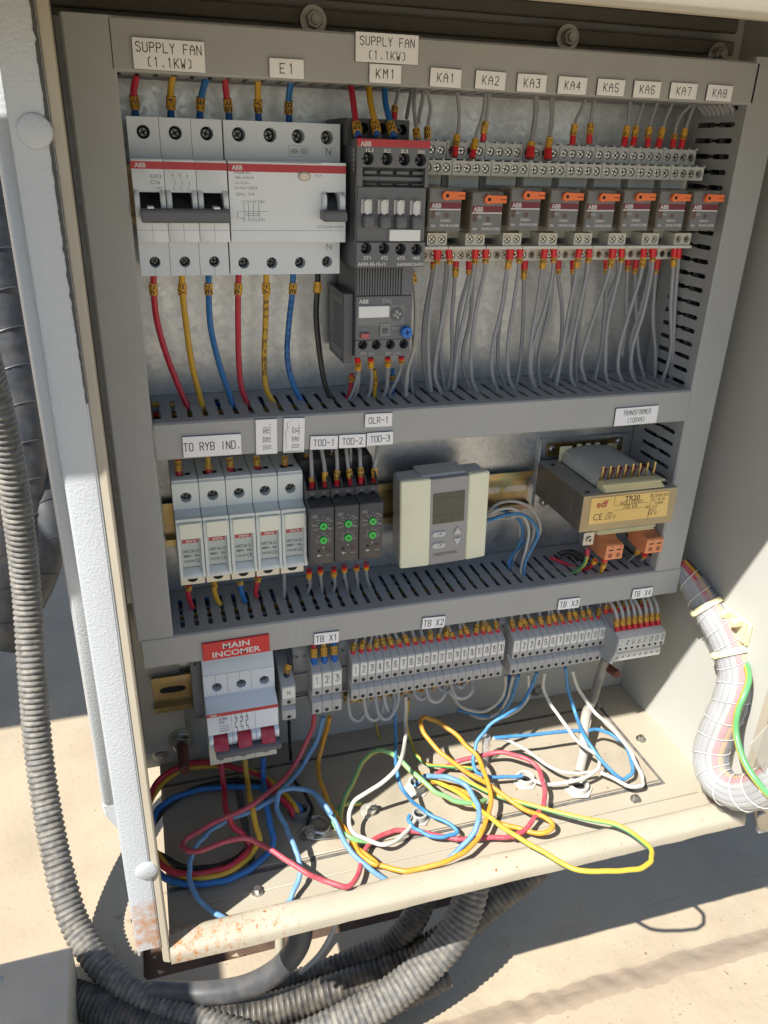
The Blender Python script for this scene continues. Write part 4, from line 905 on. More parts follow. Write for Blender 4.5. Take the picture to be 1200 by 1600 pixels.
# ---------------------------------------------------------------- timers
yt=-70; ys=-57
t_f=Z(487,797,yt); t_l=Z(486,788,-64); t_s=Z(486,767,ys); t_b=Z(493,882,yt); t_h=Z(494,780.5,ys)
def timer():
    t=thing('timer_relay','tmp','timer',(0,0,-200),'black timers with green dials')
    a,b=.3,17.7
    q=M(); q.prism([(-10,t_l+.5),(ys,t_l+.5),(-64,t_l),(yt+.4,t_f+1),(yt,t_f),(yt,t_b),(yt+1,t_b-.6),(-10,t_b-.6)],'x',a,b); q.build('housing',timerp,t,bevel=.35)
    terminal_face(t,a,b,t_l+.7,t_s,ys,[(4.6,t_h),(13.2,t_h)],2.6,'upper_terminals',timerp,scr=blk,depth=5)
    for x0,x1 in ((a,a+1),(8.4,9.4),(b-1,b)):
        q=M(); q.prism([(-14,t_s),(ys+.5,t_s),(ys+4,t_s+5),(-44,t_s+8),(-38,t_s+15),(-14,t_s+17)],'x',x0,x1); q.build('partition',timerp,t,bevel=.2)
    q=M(); q.box(a+1,b-1,-34,-14,t_s,t_s+14); q.build('upper_body',timerp,t)
    q=M(); q.box(a+1,b-1,-60,-12,t_b-4.2,t_b-.8); q.build('lower_body',blk,t)
    q=M(); q.box(5,9.5,-67.3,-66.4,t_l+.75,t_l+1.2); q.build('lid_notch',dk,t)
    y=yt-.1; h=t_f-t_b
    for f in (.695,.44):
        z=t_b+h*f; 
        q=M(); q.cyl((10,yt,z),(10,yt-1.3,z),2.75,18,r2=2.6); kb=q.build('green_dial',greenk,t); q=M(); cross(q,10,yt-1.36,z,2.2,.7); q.build('dial_cross',mat('dark_green',(.01,.16,.03)),kb,smooth=False)
    q=M(); text(q,'GIC',a+2,a+6,t_f-6.4,t_f-4.2,y)
    for f,nn,a0,a1 in ((.695,8,-25,205),(.44,13,-25,205)):
        z=t_b+h*f
        for i in range(nn):
            an=math.radians(a0+(a1-a0)*i/(nn-1)); r0=3.5;r1=4.9 if f>.5 else 4.5
            dx,dz=math.cos(an),math.sin(an); w=.17
            q.add([(10+dx*r0-dz*w,y,z+dz*r0+dx*w),(10+dx*r1-dz*w,y,z+dz*r1+dx*w),(10+dx*r1+dz*w,y,z+dz*r1-dx*w),(10+dx*r0+dz*w,y,z+dz*r0-dx*w)],[(0,1,2,3)])
    z=t_b+h*.695
    for s,x,dz in (('1s',4.2,-2.4),('10s',3.6,1.2),('1m',6.2,4.9),('Y',10,6.6),('10m',13.6,5.4),('1h',15.4,3.6),('10h',15,-2.6)): text(q,s,x-len(s)*.5,x+len(s)*.5,z+dz-.7,z+dz+.7,y)
    z=t_b+h*.44
    for s,x,dz in (('3',4.6,-.8),('5',6.2,3.6),('6',10,5.6),('7',14.6,4.6),('9',15.2,-1),('1',10,-6)): text(q,s,x-.4,x+.4,z+dz-.7,z+dz+.7,y)
    q.box(5.5,7,y,y+.1,t_b+6,t_b+7.6); q.box(7,8.2,y,y+.1,t_b+6.4,t_b+7.2); q.box(12,13.6,y,y+.1,t_b+6.4,t_b+6.8); q.box(14,15.4,y,y+.1,t_b+6.4,t_b+6.8)
    text(q,'A1',3.6,6.2,t_s-3.2,t_s-1.8,ys-.1); text(q,'15',12.2,14.6,t_s-3.2,t_s-1.8,ys-.1)
    q.build('print',mat('print_pale_grey',(.42,.42,.42)),t,smooth=False)
    q=M(); q.cyl((6.6,yt,t_b+10.4),(6.6,yt-.3,t_b+10.4),.9,10); q.build('indicator',dk,t); q=M(); q.cyl((13.6,yt,t_b+10.6),(13.6,yt-.3,t_b+10.6),1.0,10); q.build('indicator',mat('dark_red',(.10,.012,.012),.3),t)
    return t
t0=timer(); tx=97.8
for i in range(3):
    l='black timer with two green dials under the TOD-%d plate'%(i+1)
    if i==0: t0.location=Vector((tx,0,-200))*S; t0['label']=l
    else: dup(t0,(tx+18*i,0,-200),l)
# ---------------------------------------------------------------- thermostat
th=thing('thermostat','cream and grey room thermostat with a blank display, hung on the rail','thermostat',(209.7,-20,-202.7)); th.rotation_euler=(0,math.radians(-1.8),0)
w_,h_=35.8,36.8; k=dict(world=False)
def rrect(x0,x1,z0,z1,r,n=5):
    o=[]
    for cx,cz,s in ((x1-r,z1-r,0),(x0+r,z1-r,1),(x0+r,z0+r,2),(x1-r,z0+r,3)):
        o+=[(cx+r*math.cos((s+i/n)*math.pi/2),cz+r*math.sin((s+i/n)*math.pi/2)) for i in range(n+1)]
    return o
q=M(); q.prism(rrect(-w_+.6,w_-.6,-h_+.6,h_-.6,3),'y',-20,-1); q.build('back_shell',therms,th,bevel=1,seg=2,**k)
q=M(); q.box(-18,18,-19,2,h_-.8,h_+1.2); q.build('top_latch',therms,th,bevel=.4,**k)
def bow(x): return -25.2+1.6*(x/w_)**2
def bulge(name,m,x0,x1,ex):
    q=M(); n=8; xs=[x0+(x1-x0)*i/n for i in range(n+1)]
    o=[(x0,-19)]+[(x,bow(x)-ex) for x in xs]+[(x1,-19)]
    q.prism(o,'z',-h_-(.8 if ex==0 else .2),h_+(0 if ex==0 else .3)); return q.build(name,m,th,bevel=.7,seg=2,**k)
bulge('front_cover',thermc,-w_,-12.4,.15); bulge('front_cover',thermc,18.6,w_,.15)
q=M(); q.prism([(-12.3,-19),(-12.3,-24.5),(18.5,-24.3),(18.5,-19)],'z',-h_-.3,h_-.6); q.build('centre_panel',thermg,th,bevel=.3,**k)
q=M(); q.box(-10.2,15.6,-24.9,-24.2,-1.5,24.2); q.build('display',lcd,th,**k)
q=M()
for z in (19.8,5.6): q.box(-9.6,15,-24.96,-24.92,z,z+.3)
for x in (-3.4,2.6,8.8): q.box(x,x+.3,-24.96,-24.92,19.8,23.6)
for x in (-1.5,6): q.box(x,x+.3,-24.96,-24.92,-.9,5.6)
q.box(-3.4,-1.5,-24.96,-24.92,1.8,2.1); q.box(-3.4,-3.1,-24.96,-24.92,-.9,1.8)
q.build('display_lines',lcdline,th,**k)
bt=mat('button_pale',(.55,.56,.57),.4,var=.03)
for cz in (-10.4,-20.4):
    q=M(); q.prism([(-4.8+(3.1 if math.cos(a)>0 else -3.1)+2.4*math.cos(a),cz+2.4*math.sin(a)) for a in [i*math.pi/8+.01 for i in range(16)]],'y',-25.7,-24.3); bo=q.build('oval_button',bt,th,bevel=.5,seg=2,**k)
    q=M(); q.cyl((-5.4,-25.8,cz),(-5.4,-25.72,cz),.8,3); q.cyl((-3.4,-25.8,cz+.4),(-3.4,-25.72,cz+.4),.9,6); q.build('button_mark',inkg,bo,**k)
q=M(); q.prism([(7,-12.5),(14,-12.5),(10.6,-5.8)],'y',-25.8,-24.3); q.build('up_button',bt,th,bevel=.5,seg=2,**k)
q=M(); q.prism([(7.2,-15.8),(14,-15.8),(10.7,-22.4)],'y',-25.8,-24.3); q.build('down_button',bt,th,bevel=.5,seg=2,**k)
q=M(); text(q,'neptronic',-8.4,11,-30.8,-26.2,-24.65); q.build('print',mat('print_dark_grey',(.07,.07,.07)),th,smooth=False,**k)
# ---------------------------------------------------------------- transformer
yf=-84; tx0,tx1=at(912.7,775,yf).x,at(1058,768,yf).x; tz1=Z(985,768.5,yf); tz0=Z(975,824,yf)
tf=thing('transformer','iron cored transformer with a gold TR20 plate beside the right duct','transformer',(350,0,-190))
x0p,x1p,z0p,z1p=R(838,682,986,790,-3)
x0p,x1p=at(846,687,-3).x,at(982,675,-3).x; z1p=at(846,687,-3).z; z0p=at(834,793,-3).z
q=M(); q.box(x0p,x1p,-3,-.2,z0p,z1p); q.build('mounting_sheet',galv,tf,bevel=.4)
q=M(); q.box(x0p+5.5,x1p-5,-5,-3.1,z1p-15,z1p-3.5,c=.5); q.build('mounting_bracket',mat('bracket_brass',(.22,.15,.05),.4,metal=.7,var=.15),tf)
q=M(); q.box(x0p+5.5,x0p+17,-5,-3.1,z0p+3,z0p+15,c=.5); q.build('mounting_bracket',steel,tf)
for u,v in ((862,701),(965.5,689),(849.5,785)):
    c=at(u,v,-5); q=M(); q.cyl((c.x,-5,c.z),(c.x,-7,c.z),3.4,14,r2=2.6); so=q.build('bracket_screw',steel,tf,bevel=.3); q=M(); cross(q,c.x,-7.05,c.z,2.2,.4); q.build('screw_slot',dk,so,smooth=False)
ybk=-9
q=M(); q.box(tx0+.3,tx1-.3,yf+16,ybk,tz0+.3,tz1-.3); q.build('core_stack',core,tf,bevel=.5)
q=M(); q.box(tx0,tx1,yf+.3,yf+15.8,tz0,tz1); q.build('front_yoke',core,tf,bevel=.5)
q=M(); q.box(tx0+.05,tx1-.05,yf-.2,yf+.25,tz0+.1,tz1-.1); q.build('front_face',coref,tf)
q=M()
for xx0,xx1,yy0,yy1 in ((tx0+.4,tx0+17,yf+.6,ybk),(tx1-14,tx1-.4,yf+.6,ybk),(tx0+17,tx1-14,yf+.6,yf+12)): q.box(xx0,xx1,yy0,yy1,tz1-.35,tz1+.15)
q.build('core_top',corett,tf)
for u,v in ((864,726),(918,769),(1040,755.5),(979,715)):
    c=atz(u,v,tz1+.2); q=M(); q.cyl((c.x,c.y,tz1+.15),(c.x,c.y,tz1+.5),1.9,12); q.build('core_hole',dk,tf)
# wound coil bulging out of the top and bottom of the core
def coilbulge(zb,s):
    q=M(); n=10; xa,xb=tx0+17.5,tx1-15
    o=[(xa,zb)]+[(xa+(xb-xa)*.5*(1-math.cos(math.pi*i/n)),zb+s*(4+9.5*math.sin(math.pi*i/n)**.6)) for i in range(n+1)]+[(xb,zb)]
    q.prism(o,'y',yf+15,ybk-6); q.build('coil_wrap',coil,tf,bevel=1.2,seg=2)
coilbulge(tz1,1); coilbulge(tz0,-1)
# bobbin cheeks and terminal comb
xa,xb=tx0+17,tx1-14.5
q=M(); q.box(xa-1.5,xa+10,ybk-6,ybk-4.6,tz1,tz1+13.5,c=.5); q.build('bobbin_cheek',bobb,tf,bevel=.6)
q=M(); q.box(xb-8,xb+2,ybk-6,ybk-4.6,tz1,tz1+13,c=.5); q.build('bobbin_cheek',mat('bobbin_dull',(.36,.30,.15),.5),tf,bevel=.6)
for i in range(3):
    x=xa+14+i*8.5; q=M(); q.box(x,x+4.6,ybk-6,ybk-4.6,tz1,tz1+14.5,c=.5); q.build('bobbin_tab',bobb,tf,bevel=.8)
yc_=yf+10
q=M(); q.prism([(yc_+3,tz1+.2),(yc_-8,tz1+.2),(yc_-11,tz1+2.2),(yc_-6,tz1+4.2),(yc_-6,tz1+5.8),(yc_-11,tz1+7.2),(yc_-9,tz1+8.2),(yc_+3,tz1+6.4)],'x',xa+1,xb+1.5); q.build('terminal_ledge',bobb,tf,bevel=.3)
for i in range(8):
    x=xa+3+i*(xb-xa-5)/7
    q=M(); q.prism([(x-.9,tz1+6),(x+.9,tz1+6),(x+1.3,tz1+17),(x+.9,tz1+18.6),(x-.3,tz1+18.2),(x-.4,tz1+12)],'y',yc_+1,yc_+2.4); q.build('terminal_pin',brass,tf,bevel=.25)
    if i<6:
        q=M(); pts=[Vector((x+1.4,yc_+2,tz1+8)),Vector((x+3.0,yc_+1.2,tz1+13)),Vector((x+4.2,yc_+3,tz1+15)),Vector((x+3.2,yc_+6,tz1+13))]; sweep(q,spline(pts,4),.9,7); q.build('winding_lead',mat('lead_dark_red',(.14,.015,.02),.45),tf)
q=M(); q.prism([(yc_+3,tz0-.2),(yc_-8,tz0-.2),(yc_-10,tz0-2.2),(yc_-6,tz0-3.4),(yc_-9,tz0-5),(yc_+3,tz0-6)],'x',xa+1,xb+1.5); q.build('lower_terminal_ledge',bobb,tf,bevel=.3)
# gold plate
g=[at(u,v,yf-.4) for u,v in ((924.5,779),(1046,766.5),(1041.5,806),(919,820))]
q=M(); cx=sum(p.x for p in g)/4; cz=sum(p.z for p in g)/4
q.prism([(p.x,p.z) for p in g],'y',yf-.55,yf-.2); q.build('gold_plate',gold,tf,bevel=.1)
q=M(); y=yf-.62
T(q,'TR20',977,774,1000,782,y,True); T(q,'600100001',970,781.5,1004,787,y); T(q,'100 VA',975,787.5,996,794.5,y); T(q,'CE',927,803,941,813,y); T(q,'PRI',949.5,800,957,804,y); T(q,'230 V',945,804.5,962,811,y)
T(q,'IEC/EN61558',1017,771,1044,776,y); T(q,'50 - 60 Hz',1019,777.5,1039,782,y); T(q,'Ta40/B',1023,783,1036,787.5,y); T(q,'SEC  4 A',1009,789.5,1027,793.5,y); T(q,'SEC',1014,794.5,1025,799,y); T(q,'24 V',1012,799.5,1026,805,y)
for c in ((960,776,960.5,790),(1015,771,1015.5,812),(960,787.3,1012,787.8),(960,794.6,1012,795)): X0,X1,Z0,Z1=R(*c,y); q.box(X0,X1,y,y+.05,Z0,Z1)
q.build('print',mat('print_brown',(.09,.06,.02)),tf,smooth=False)
q=M(); T(q,'edf',933,782,950,793,y-.02,True); q.build('red_logo',mat('logo_dark_red',(.38,.03,.02)),tf,smooth=False)
# orange push-in connectors below
def conn(u0,v0,label,yk):
    c=at(u0,v0,yk); t=thing('terminal_connector',label,'connector',(c.x,yk,c.z),'orange connectors under the transformer'); k=dict(world=False)
    q=M(); q.prism([(-1,1.5),(0,6),(8,6),(14,10),(26,10),(26,-7),(12,-9),(0,-8)],'x',0,15.5); q.build('housing',orangel,t,bevel=.5,**k)
    q=M(); q.box(-.3,15.8,-1.2,-.1,-7.6,5.4,c=.4); q.build('front_block',orangel,t,**k)
    for x in (4.2,11.6):
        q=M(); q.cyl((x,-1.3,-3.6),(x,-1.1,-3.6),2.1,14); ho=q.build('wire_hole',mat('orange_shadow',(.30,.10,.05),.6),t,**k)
        q=M(); ring(q,x,-3.6,2.6,2.6,-1.35,.5); q.build('hole_rim',orangel,t,smooth=False,**k)
        q=M(); q.box(x-2,x+2.4,-1.35,-1.1,.8,1.8); q.build('release_slot',dk,t,**k); q=M(); q.cyl((x+1.2,-1.3,4),(x+1.2,-1.1,4),.5,8); q.build('test_point',dk,t,**k)
    return t
conn(946,862,'left orange two pole connector under the transformer',-66)
conn(1009,852,'right orange two pole connector under the transformer, next to the duct',-66)
c=at(912,843,-70); t=thing('earth_lug','small zinc box lug with a screw left of the orange connector','earth lug',(c.x,c.y,c.z)); k=dict(world=False)
q=M(); q.box(-.2,9.6,0,7,-6,6,c=.6); q.build('clamp_body',steel,t,**k); q=M(); q.box(1.4,8.2,4,9,5,11,c=.5); q.build('tab',steel,t,**k); q=M(); q.cyl((4.8,0,-.5),(4.8,-1.6,-.5),3,14,r2=2.6); sq=q.build('clamp_screw',steel,t,**k); q=M(); cross(q,4.8,-1.66,-.5,2.4,.3); q.build('screw_slot',dk,sq,smooth=False,**k)

# ---------------------------------------------------------------- main incomer
ysh,yno=-47,-60
mi_=thing('main_switch','light grey three pole main switch with red toggles below the MAIN INCOMER sign','main switch',(18,0,-350))
mx0,mx1=at(316.5,1040,ysh).x+.2,at(427.5,1022,ysh).x
mx0=18.2; mx1=73.0
m_t=-293; m_s=Z(370,1050,ysh); m_h=[(at(u,v,ysh).x,at(u,v,ysh).z) for u,v in ((339,1074),(377,1068.5),(413,1062))]
m_n=Z(375,1109,yno); m_b=Z(380,1160,yno); m_bb=Z(380,1187,ysh); m_h=[(x,sum(h[1] for h in m_h)/3) for x,_ in m_h]
n_low=Z(380,1176,yno); m_w=Z(378,1142,yno)
terminal_face(mi_,mx0,mx1,m_n+7,m_s,ysh,m_h,3.9,'upper_block',abbw,scr=mat('dull_inside',(.18,.19,.2),.6),depth=6)
q=M(); q.prism([(-8,m_t+4),(-38,m_t+4),(ysh+1.2,m_s+3),(ysh,m_s+.1),(-8,m_s+.1)],'x',mx0,mx1); q.build('sloped_top',abbw,mi_,bevel=.3)
q=M(); q.prism([(-20,m_n+6.9),(ysh,m_n+6.9),(ysh-2,m_n+5),(yno,m_n),(yno,m_w+.1),(-20,m_w+.1)],'x',mx0,mx1); q.build('front_slope',abbw2,mi_,bevel=.25)
q=M(); q.box(mx0-.1,mx1+.1,yno-.12,yno+.4,m_n-3.3,m_n-.2); q.build('red_band',red,mi_)
tw=(mx1-mx0)/3
q=M(); q.box(mx0+.5,mx1-.3,-52,-20,n_low+.5,m_w); q.build('inner_body',abbw,mi_)
for i in range(3):
    a=mx0+i*tw
    for e0,e1 in ((a+.1,a+3.6),(a+tw-3.6,a+tw-.1)):
        q=M(); q.prism([(-30,m_w),(yno,m_w),(yno-3,m_w-1.5),(yno-4,m_w-4.5),(yno-2,m_b+1.5),(yno+4,m_b),(-30,m_b)],'x',e0,e1); q.build('toggle_guard',abbw2,mi_,bevel=.35)
    q=M(); q.prism([(-40,m_w-.2),(-55,m_w-.4),(yno-2,m_w-2),(yno-7,m_b+3),(yno-8,m_b+1.2),(-40,m_b)],'x',a+3.7,a+tw-3.7); q.build('red_toggle',redk,mi_,bevel=.4)
q=M(); q.prism([(yno+6,m_b-.2),(yno-7.5,m_b+1.4),(yno-9.5,m_b),(yno-9,m_b-5),(yno-6,m_b-6.5),(yno+6,m_b-6)],'x',mx0+4.5,mx1+.4); q.build('linked_handle',dgreyb,mi_,bevel=.5,seg=2)
terminal_face(mi_,mx0+.3,mx1-.5,m_bb,n_low+1.6,ysh,[(mx0+tw*(i+.5),m_bb+6.6) for i in range(3)],3.4,'lower_block',cream)
q=M(); 
for xx in (mx0+tw*.5,mx0+tw*1.5): q.box(xx,xx+.25,ysh-.06,ysh,m_n+8,m_s)
for xx in (mx0+tw,mx0+tw*2): q.box(xx,xx+.25,yno-.06,yno,m_w+.3,m_n-3.6); q.box(xx,xx+.25,ysh-.06,ysh,m_n+8,m_s); q.box(xx,xx+.25,ysh-.06,ysh,m_bb,n_low+1.6)
q.build('seam',inkg,mi_)
q=M(); abb(q,mx0+2.2,mx0+7.6,m_n-2.8,m_n-.8,yno-.2); text(q,'+',mx0+9,mx0+10,m_n-2.4,m_n-1.2,yno-.2); q.build('print',wht,mi_,smooth=False)
q=M(); y=yno-.1; hh=m_n-3.8-m_w; z0=m_w
text(q,'S 203',mx0+9,mx0+15,z0+hh*.80,z0+hh*.95,y,True); text(q,'C32',mx0+9,mx0+13,z0+hh*.62,z0+hh*.74,y,True)
for i,t_ in enumerate(('2CDS253','001R0324','EN60898')): text(q,t_,mx0+9,mx0+16.5,z0+hh*(.42-.14*i),z0+hh*(.50-.14*i),y)
for i in range(3):
    xx=mx0+tw+3.5+i*4.2
    for x0,x1,f0,f1 in ((0,.45,.85,1),(-.9,1.2,.78,.83),(.5,1,.6,.78),(-.8,.5,.55,.6),(-.8,-.4,.3,.6),(-.8,.9,.25,.3),(.5,.95,.05,.27)): q.box(xx+x0,xx+x1,y,y+.05,z0+hh*f0,z0+hh*f1)
q.build('print',ink,mi_,smooth=False)
# grey spacer left of it
ec=mat('clamp_grey',(.24,.245,.25),.5,var=.04,dust=.08)
def endclamp(x,wd,label,yk=-34,z1=-296,z0=-368):
    t=thing('end_clamp',label,'end clamp',(x,0,-330),'grey clamps on the bottom rail')
    q=M(); q.prism([(-8,z1),(yk+4,z1),(yk,z1-5),(yk,z0+12),(yk+8,z0),(-8,z0)],'x',x,x+wd); q.build('body',ec,t,bevel=.3)
    q=M(); zz=(z1+z0)/2+20; q.cyl((x+wd/2,yk-.1,zz),(x+wd/2,yk-.9,zz),min(2.6,wd*.42),12); sc=q.build('screw',ec,t); q=M(); cross(q,x+wd/2,yk-1,zz,2.2,.4); q.build('screw_slot',dk,sc,smooth=False)
    return t
endclamp(10.2,7.6,'grey clamp on the rail immediately left of the main switch',yk=-22,z0=-378)
def spacer(x0,x1,label,ns_):
    t=thing('rail_spacer',label,'spacer',(x0,0,-330),'grey clamps on the bottom rail')
    q=M(); q.prism([(-8,-306),(-30,-306),(-34,-312),(-34,-350),(-30,-358),(-8,-358)],'x',x0,x1); q.build('body',ec,t,bevel=.3)
    q=M(); q.box(x0,x1,-36,-34,-334,-332.4); q.build('ridge',ec,t); q=M(); q.box(x0,x1,-36.5,-34,-357,-355); q.build('ridge',ec,t)
    for i in range(ns_):
        xx=x0+(i+.5)*(x1-x0)/ns_; q=M(); q.cyl((xx,-34,-316),(xx,-34.6,-316),2.3,12); sc=q.build('screw',ec,t); q=M(); cross(q,xx,-34.7,-316,2,.5); q.build('screw_slot',dk,sc,smooth=False)
    return t
spacer(90,103,'grey spacer with two screws between terminal N and terminal block X1',2)
spacer(126.4,136.5,'grey spacer with one screw between terminal blocks X1 and X2',1)
spacer(271,279,'grey spacer with one screw between terminal blocks X2 and X3',1)
spacer(368.2,374,'grey spacer with one screw between terminal blocks X3 and X4',1)
# ---------------------------------------------------------------- terminals
ORD='first second third fourth fifth sixth seventh eighth ninth tenth eleventh twelfth thirteenth fourteenth fifteenth sixteenth seventeenth eighteenth nineteenth twentieth'.split()
def terminal(pw,zt,zb,yfr,m,kind='two'):
    t=thing('terminal','tmp','terminal',(0,0,(zt+zb)/2)); a,b=.12,pw-.12; h=zt-zb
    tg=zt-h*.35; n0=zt-h*.53; n1=zt-h*.71
    q=M(); q.prism([(-10,zt+7),(yfr+20,zt+7),(yfr,zt-.6),(yfr,n0),(yfr+9,n0-.4),(yfr+9,n1+4),(yfr+.6,n1),(yfr+.6,zb+1),(yfr+2,zb),(-10,zb)],'x',a,b); q.build('body',m,t,bevel=.2)
    q=M(); q.box(a+.5,b-.5,yfr-.45,yfr,tg,zt-1.6); q.build('number_tag',mat('tag_white',(.66,.67,.64),.4),t,bevel=.12)
    r=min(1.7,pw*.26)
    for z in (n0+r+.9,zb+r+2.2):
        q=M(); y=yfr-.03 if z>n1 else yfr+.55; q.cyl((pw/2,y,z),(pw/2,y-.05,z),r*1.15,14); rim=q.build('wire_entry',mat('entry_rim',(.22,.225,.225),.5),t)
        q=M(); q.cyl((pw/2-.1,y-.08,z-.15),(pw/2-.1,y-.12,z-.15),r*.86,14); q.build('entry_hole',dk,rim)
    q=M(); q.add([(a+.9,yfr+4,zt+.65),(b-.9,yfr+4,zt+.65),(b-.9,yfr+15,zt+4.9),(a+.9,yfr+15,zt+4.9)],[(0,1,2,3)]); q.build('upper_entry',dk,t,smooth=False)
    return t
def row(block,x0,n,pitch,zt,zb,yfr,m,nums,group):
    base=terminal(pitch,zt,zb,yfr,m)
    for i in range(n):
        num=nums[i]; l=('grey terminal marked N, alone beside the main switch' if n==1 else 'grey terminal in block %s, %s from the left'%(block,ORD[i]))
        if i==0: t=base; t.location=Vector((x0,0,(zt+zb)/2))*S; t['label']=l; t['group']=group; OFF[t.name]=Vector((x0,0,0))
        else: t=dup(base,(x0+pitch*i,0,(zt+zb)/2),l); 
        q=M(); hh=(zt-zb)*(.16 if num!='N' else .11); 
        wdt=min(hh*.5,(pitch-2)/len(num)*.55)
        strokes(q,num,pitch/2,zt-1.6-(zt-zb)*.15,yfr-.52,hh,wdt*1.5,wdt,t=.38 if len(num)==1 else .3)
        o=q.build('number',ink,None,smooth=False); o.parent=t; o.location=Vector((0,0,-(zt+zb)/2))*S
    return base
OFF_=OFF
X1T=(-320,-363,-55); X2T=(-317,-356.5,-52)
row('TB X1',101.6,3,8.2,-319.5,-362,-54,terml,['1','2','3'],'terminals of block X1')
row('N',77.2,1,11.2,-328,-363,-54,terml,['N'],None)
row('TB X2',134.6,20,6.74,-317,-356,-52,terml,[str(i) for i in range(1,20)]+['20'],'terminals of block X2')
row('TB X3',277.2,13,6.9,-318.5,-356.5,-52,terml,[str(i) for i in range(1,14)],'terminals of block X3')
def xrow4():
    zt,zb,yfr=-321,-347,-70; x0=368.8; pitch=5.9
    nums=['2','4','6','8','11','12','14','16']
    t=thing('terminal','tmp','terminal',(0,0,-334),'terminals of block X4'); a,b=.05,pitch-.05
    q=M(); q.prism([(-10,zt+14),(-30,zt+14),(-36,zt+8),(-50,zt+3),(yfr+1,zt),(yfr,zt-1),(yfr,zt-13.5),(yfr+4,zt-15),(yfr+4,zt-18),(yfr+2.4,zt-19),(yfr+2.4,zb),(-40,zb-3),(-10,zb-6)],'x',a,b); q.build('body',termw,t)
    q=M(); q.box(a+.3,b-.3,yfr-.45,yfr,zt-9.5,zt-.8); q.build('number_tag',MAT['tag_white'],t)
    q=M(); q.cyl((pitch/2,yfr-.03,zt-11.6),(pitch/2,yfr-.1,zt-11.6),1.3,12); q.build('wire_entry',dk,t)
    q=M(); z=zb+3.8; q.add([(pitch/2-1.4,yfr+2.3,z-1),(pitch/2-.2,yfr+2.3,z-1.2),(pitch/2+1.4,yfr+2.3,z+.8),(pitch/2+.6,yfr+2.3,z+1.2)],[(0,1,2,3)]); q.build('lower_entry',dk,t,smooth=False)
    for i in range(8):
        l='pale terminal in block TB X4, %s from the left'%ORD[i]; tt=t if i==0 else dup(t,(x0+pitch*i,0,-334),l)
        if i==0: t.location=Vector((x0,0,-334))*S; t['label']=l
        q=M(); strokes(q,nums[i],pitch/2,zt-5,yfr-.52,5.2,2.2,1.6 if len(nums[i])>1 else 2.4,t=.36); o=q.build('number',ink,None,smooth=False); o.parent=tt; o.location=Vector((0,0,334))*S
xrow4()
ep=thing('end_plate','blue grey end plate on the left side of terminal block X4','end plate',(368,0,-334))
q=M(); q.prism([(-10,-300),(-30,-304),(-52,-316),(-71,-321),(-71.5,-336),(-68,-349),(-44,-354),(-10,-352)],'x',366.6,368.6); q.build('plate',termd,ep,bevel=.3)
# earth bar behind the loops
eb=thing('earth_bar','brass earth bar with a row of screws under terminal block X2','earth bar',(150,0,-385))
q=M(); q.box(140,262,-9,-2,-392,-384,c=.5); q.build('bar',brass,eb)
for i in range(12):
    x=144+i*9.6; q=M(); q.cyl((x,-9,-388),(x,-13,-388),3.1,12,r2=2.8); sc=q.build('bar_screw',brass,eb,bevel=.3); q=M(); cross(q,x,-13.05,-388,2.6,.3+i); q.build('screw_slot',dk,sc,smooth=False)
# ---------------------------------------------------------------- wires
ORD=['first','second','third','fourth','fifth','sixth','seventh','eighth','ninth','tenth','eleventh','twelfth','thirteenth','fourteenth','fifteenth','sixteenth','seventeenth','eighteenth','nineteenth','twentieth','twenty-first','twenty-second','twenty-third','twenty-fourth','twenty-fifth','twenty-sixth','twenty-seventh','twenty-eighth','twenty-ninth','thirtieth']
def along(P,a,b):
    """stretch of a polyline between lengths a and b"""
    L=[0]
    for p,q in zip(P,P[1:]): L.append(L[-1]+(q-p).length)
    def pt(s):
        s=min(max(s,0),L[-1])
        for j in range(len(L)-1):
            if L[j+1]>=s: return P[j].lerp(P[j+1],(s-L[j])/max(L[j+1]-L[j],1e-9))
        return P[-1]
    return [pt(a+(b-a)*i/4) for i in range(5)],L[-1]
def sleeve_text(q,c,ax,r,s):
    """one character wrapped flat on the sleeve, turned along the wire, facing the viewer"""
    ax=ax.normalized(); v=(CC-c).normalized(); side=ax.cross(v).normalized(); out=side.cross(ax).normalized()
    if out.dot(v)<0: out=-out
    h=r*1.15; wd=r*.95
    for pl in GL.get(s,'').split('|'):
        pts=[((int(pl[k])/4-.5)*wd,(int(pl[k+1])/6-.5)*h) for k in range(0,len(pl)-1,2)]
        for a,b in zip(pts,pts[1:]):
            a=Vector(a);b=Vector(b);d=b-a
            if d.length<1e-6: continue
            d.normalize();n=Vector((-d.y,d.x))*r*.13
            def W(p):
                x=p.x; y=p.y   # characters lie on their side along the wire
                o=math.sqrt(max(r*r-y*y,0))*1.03
                return c+ax*x*-1+side*y+out*o
            q.add([W(a+n),W(a-n),W(b-n),W(b+n)],[(0,1,2,3)])
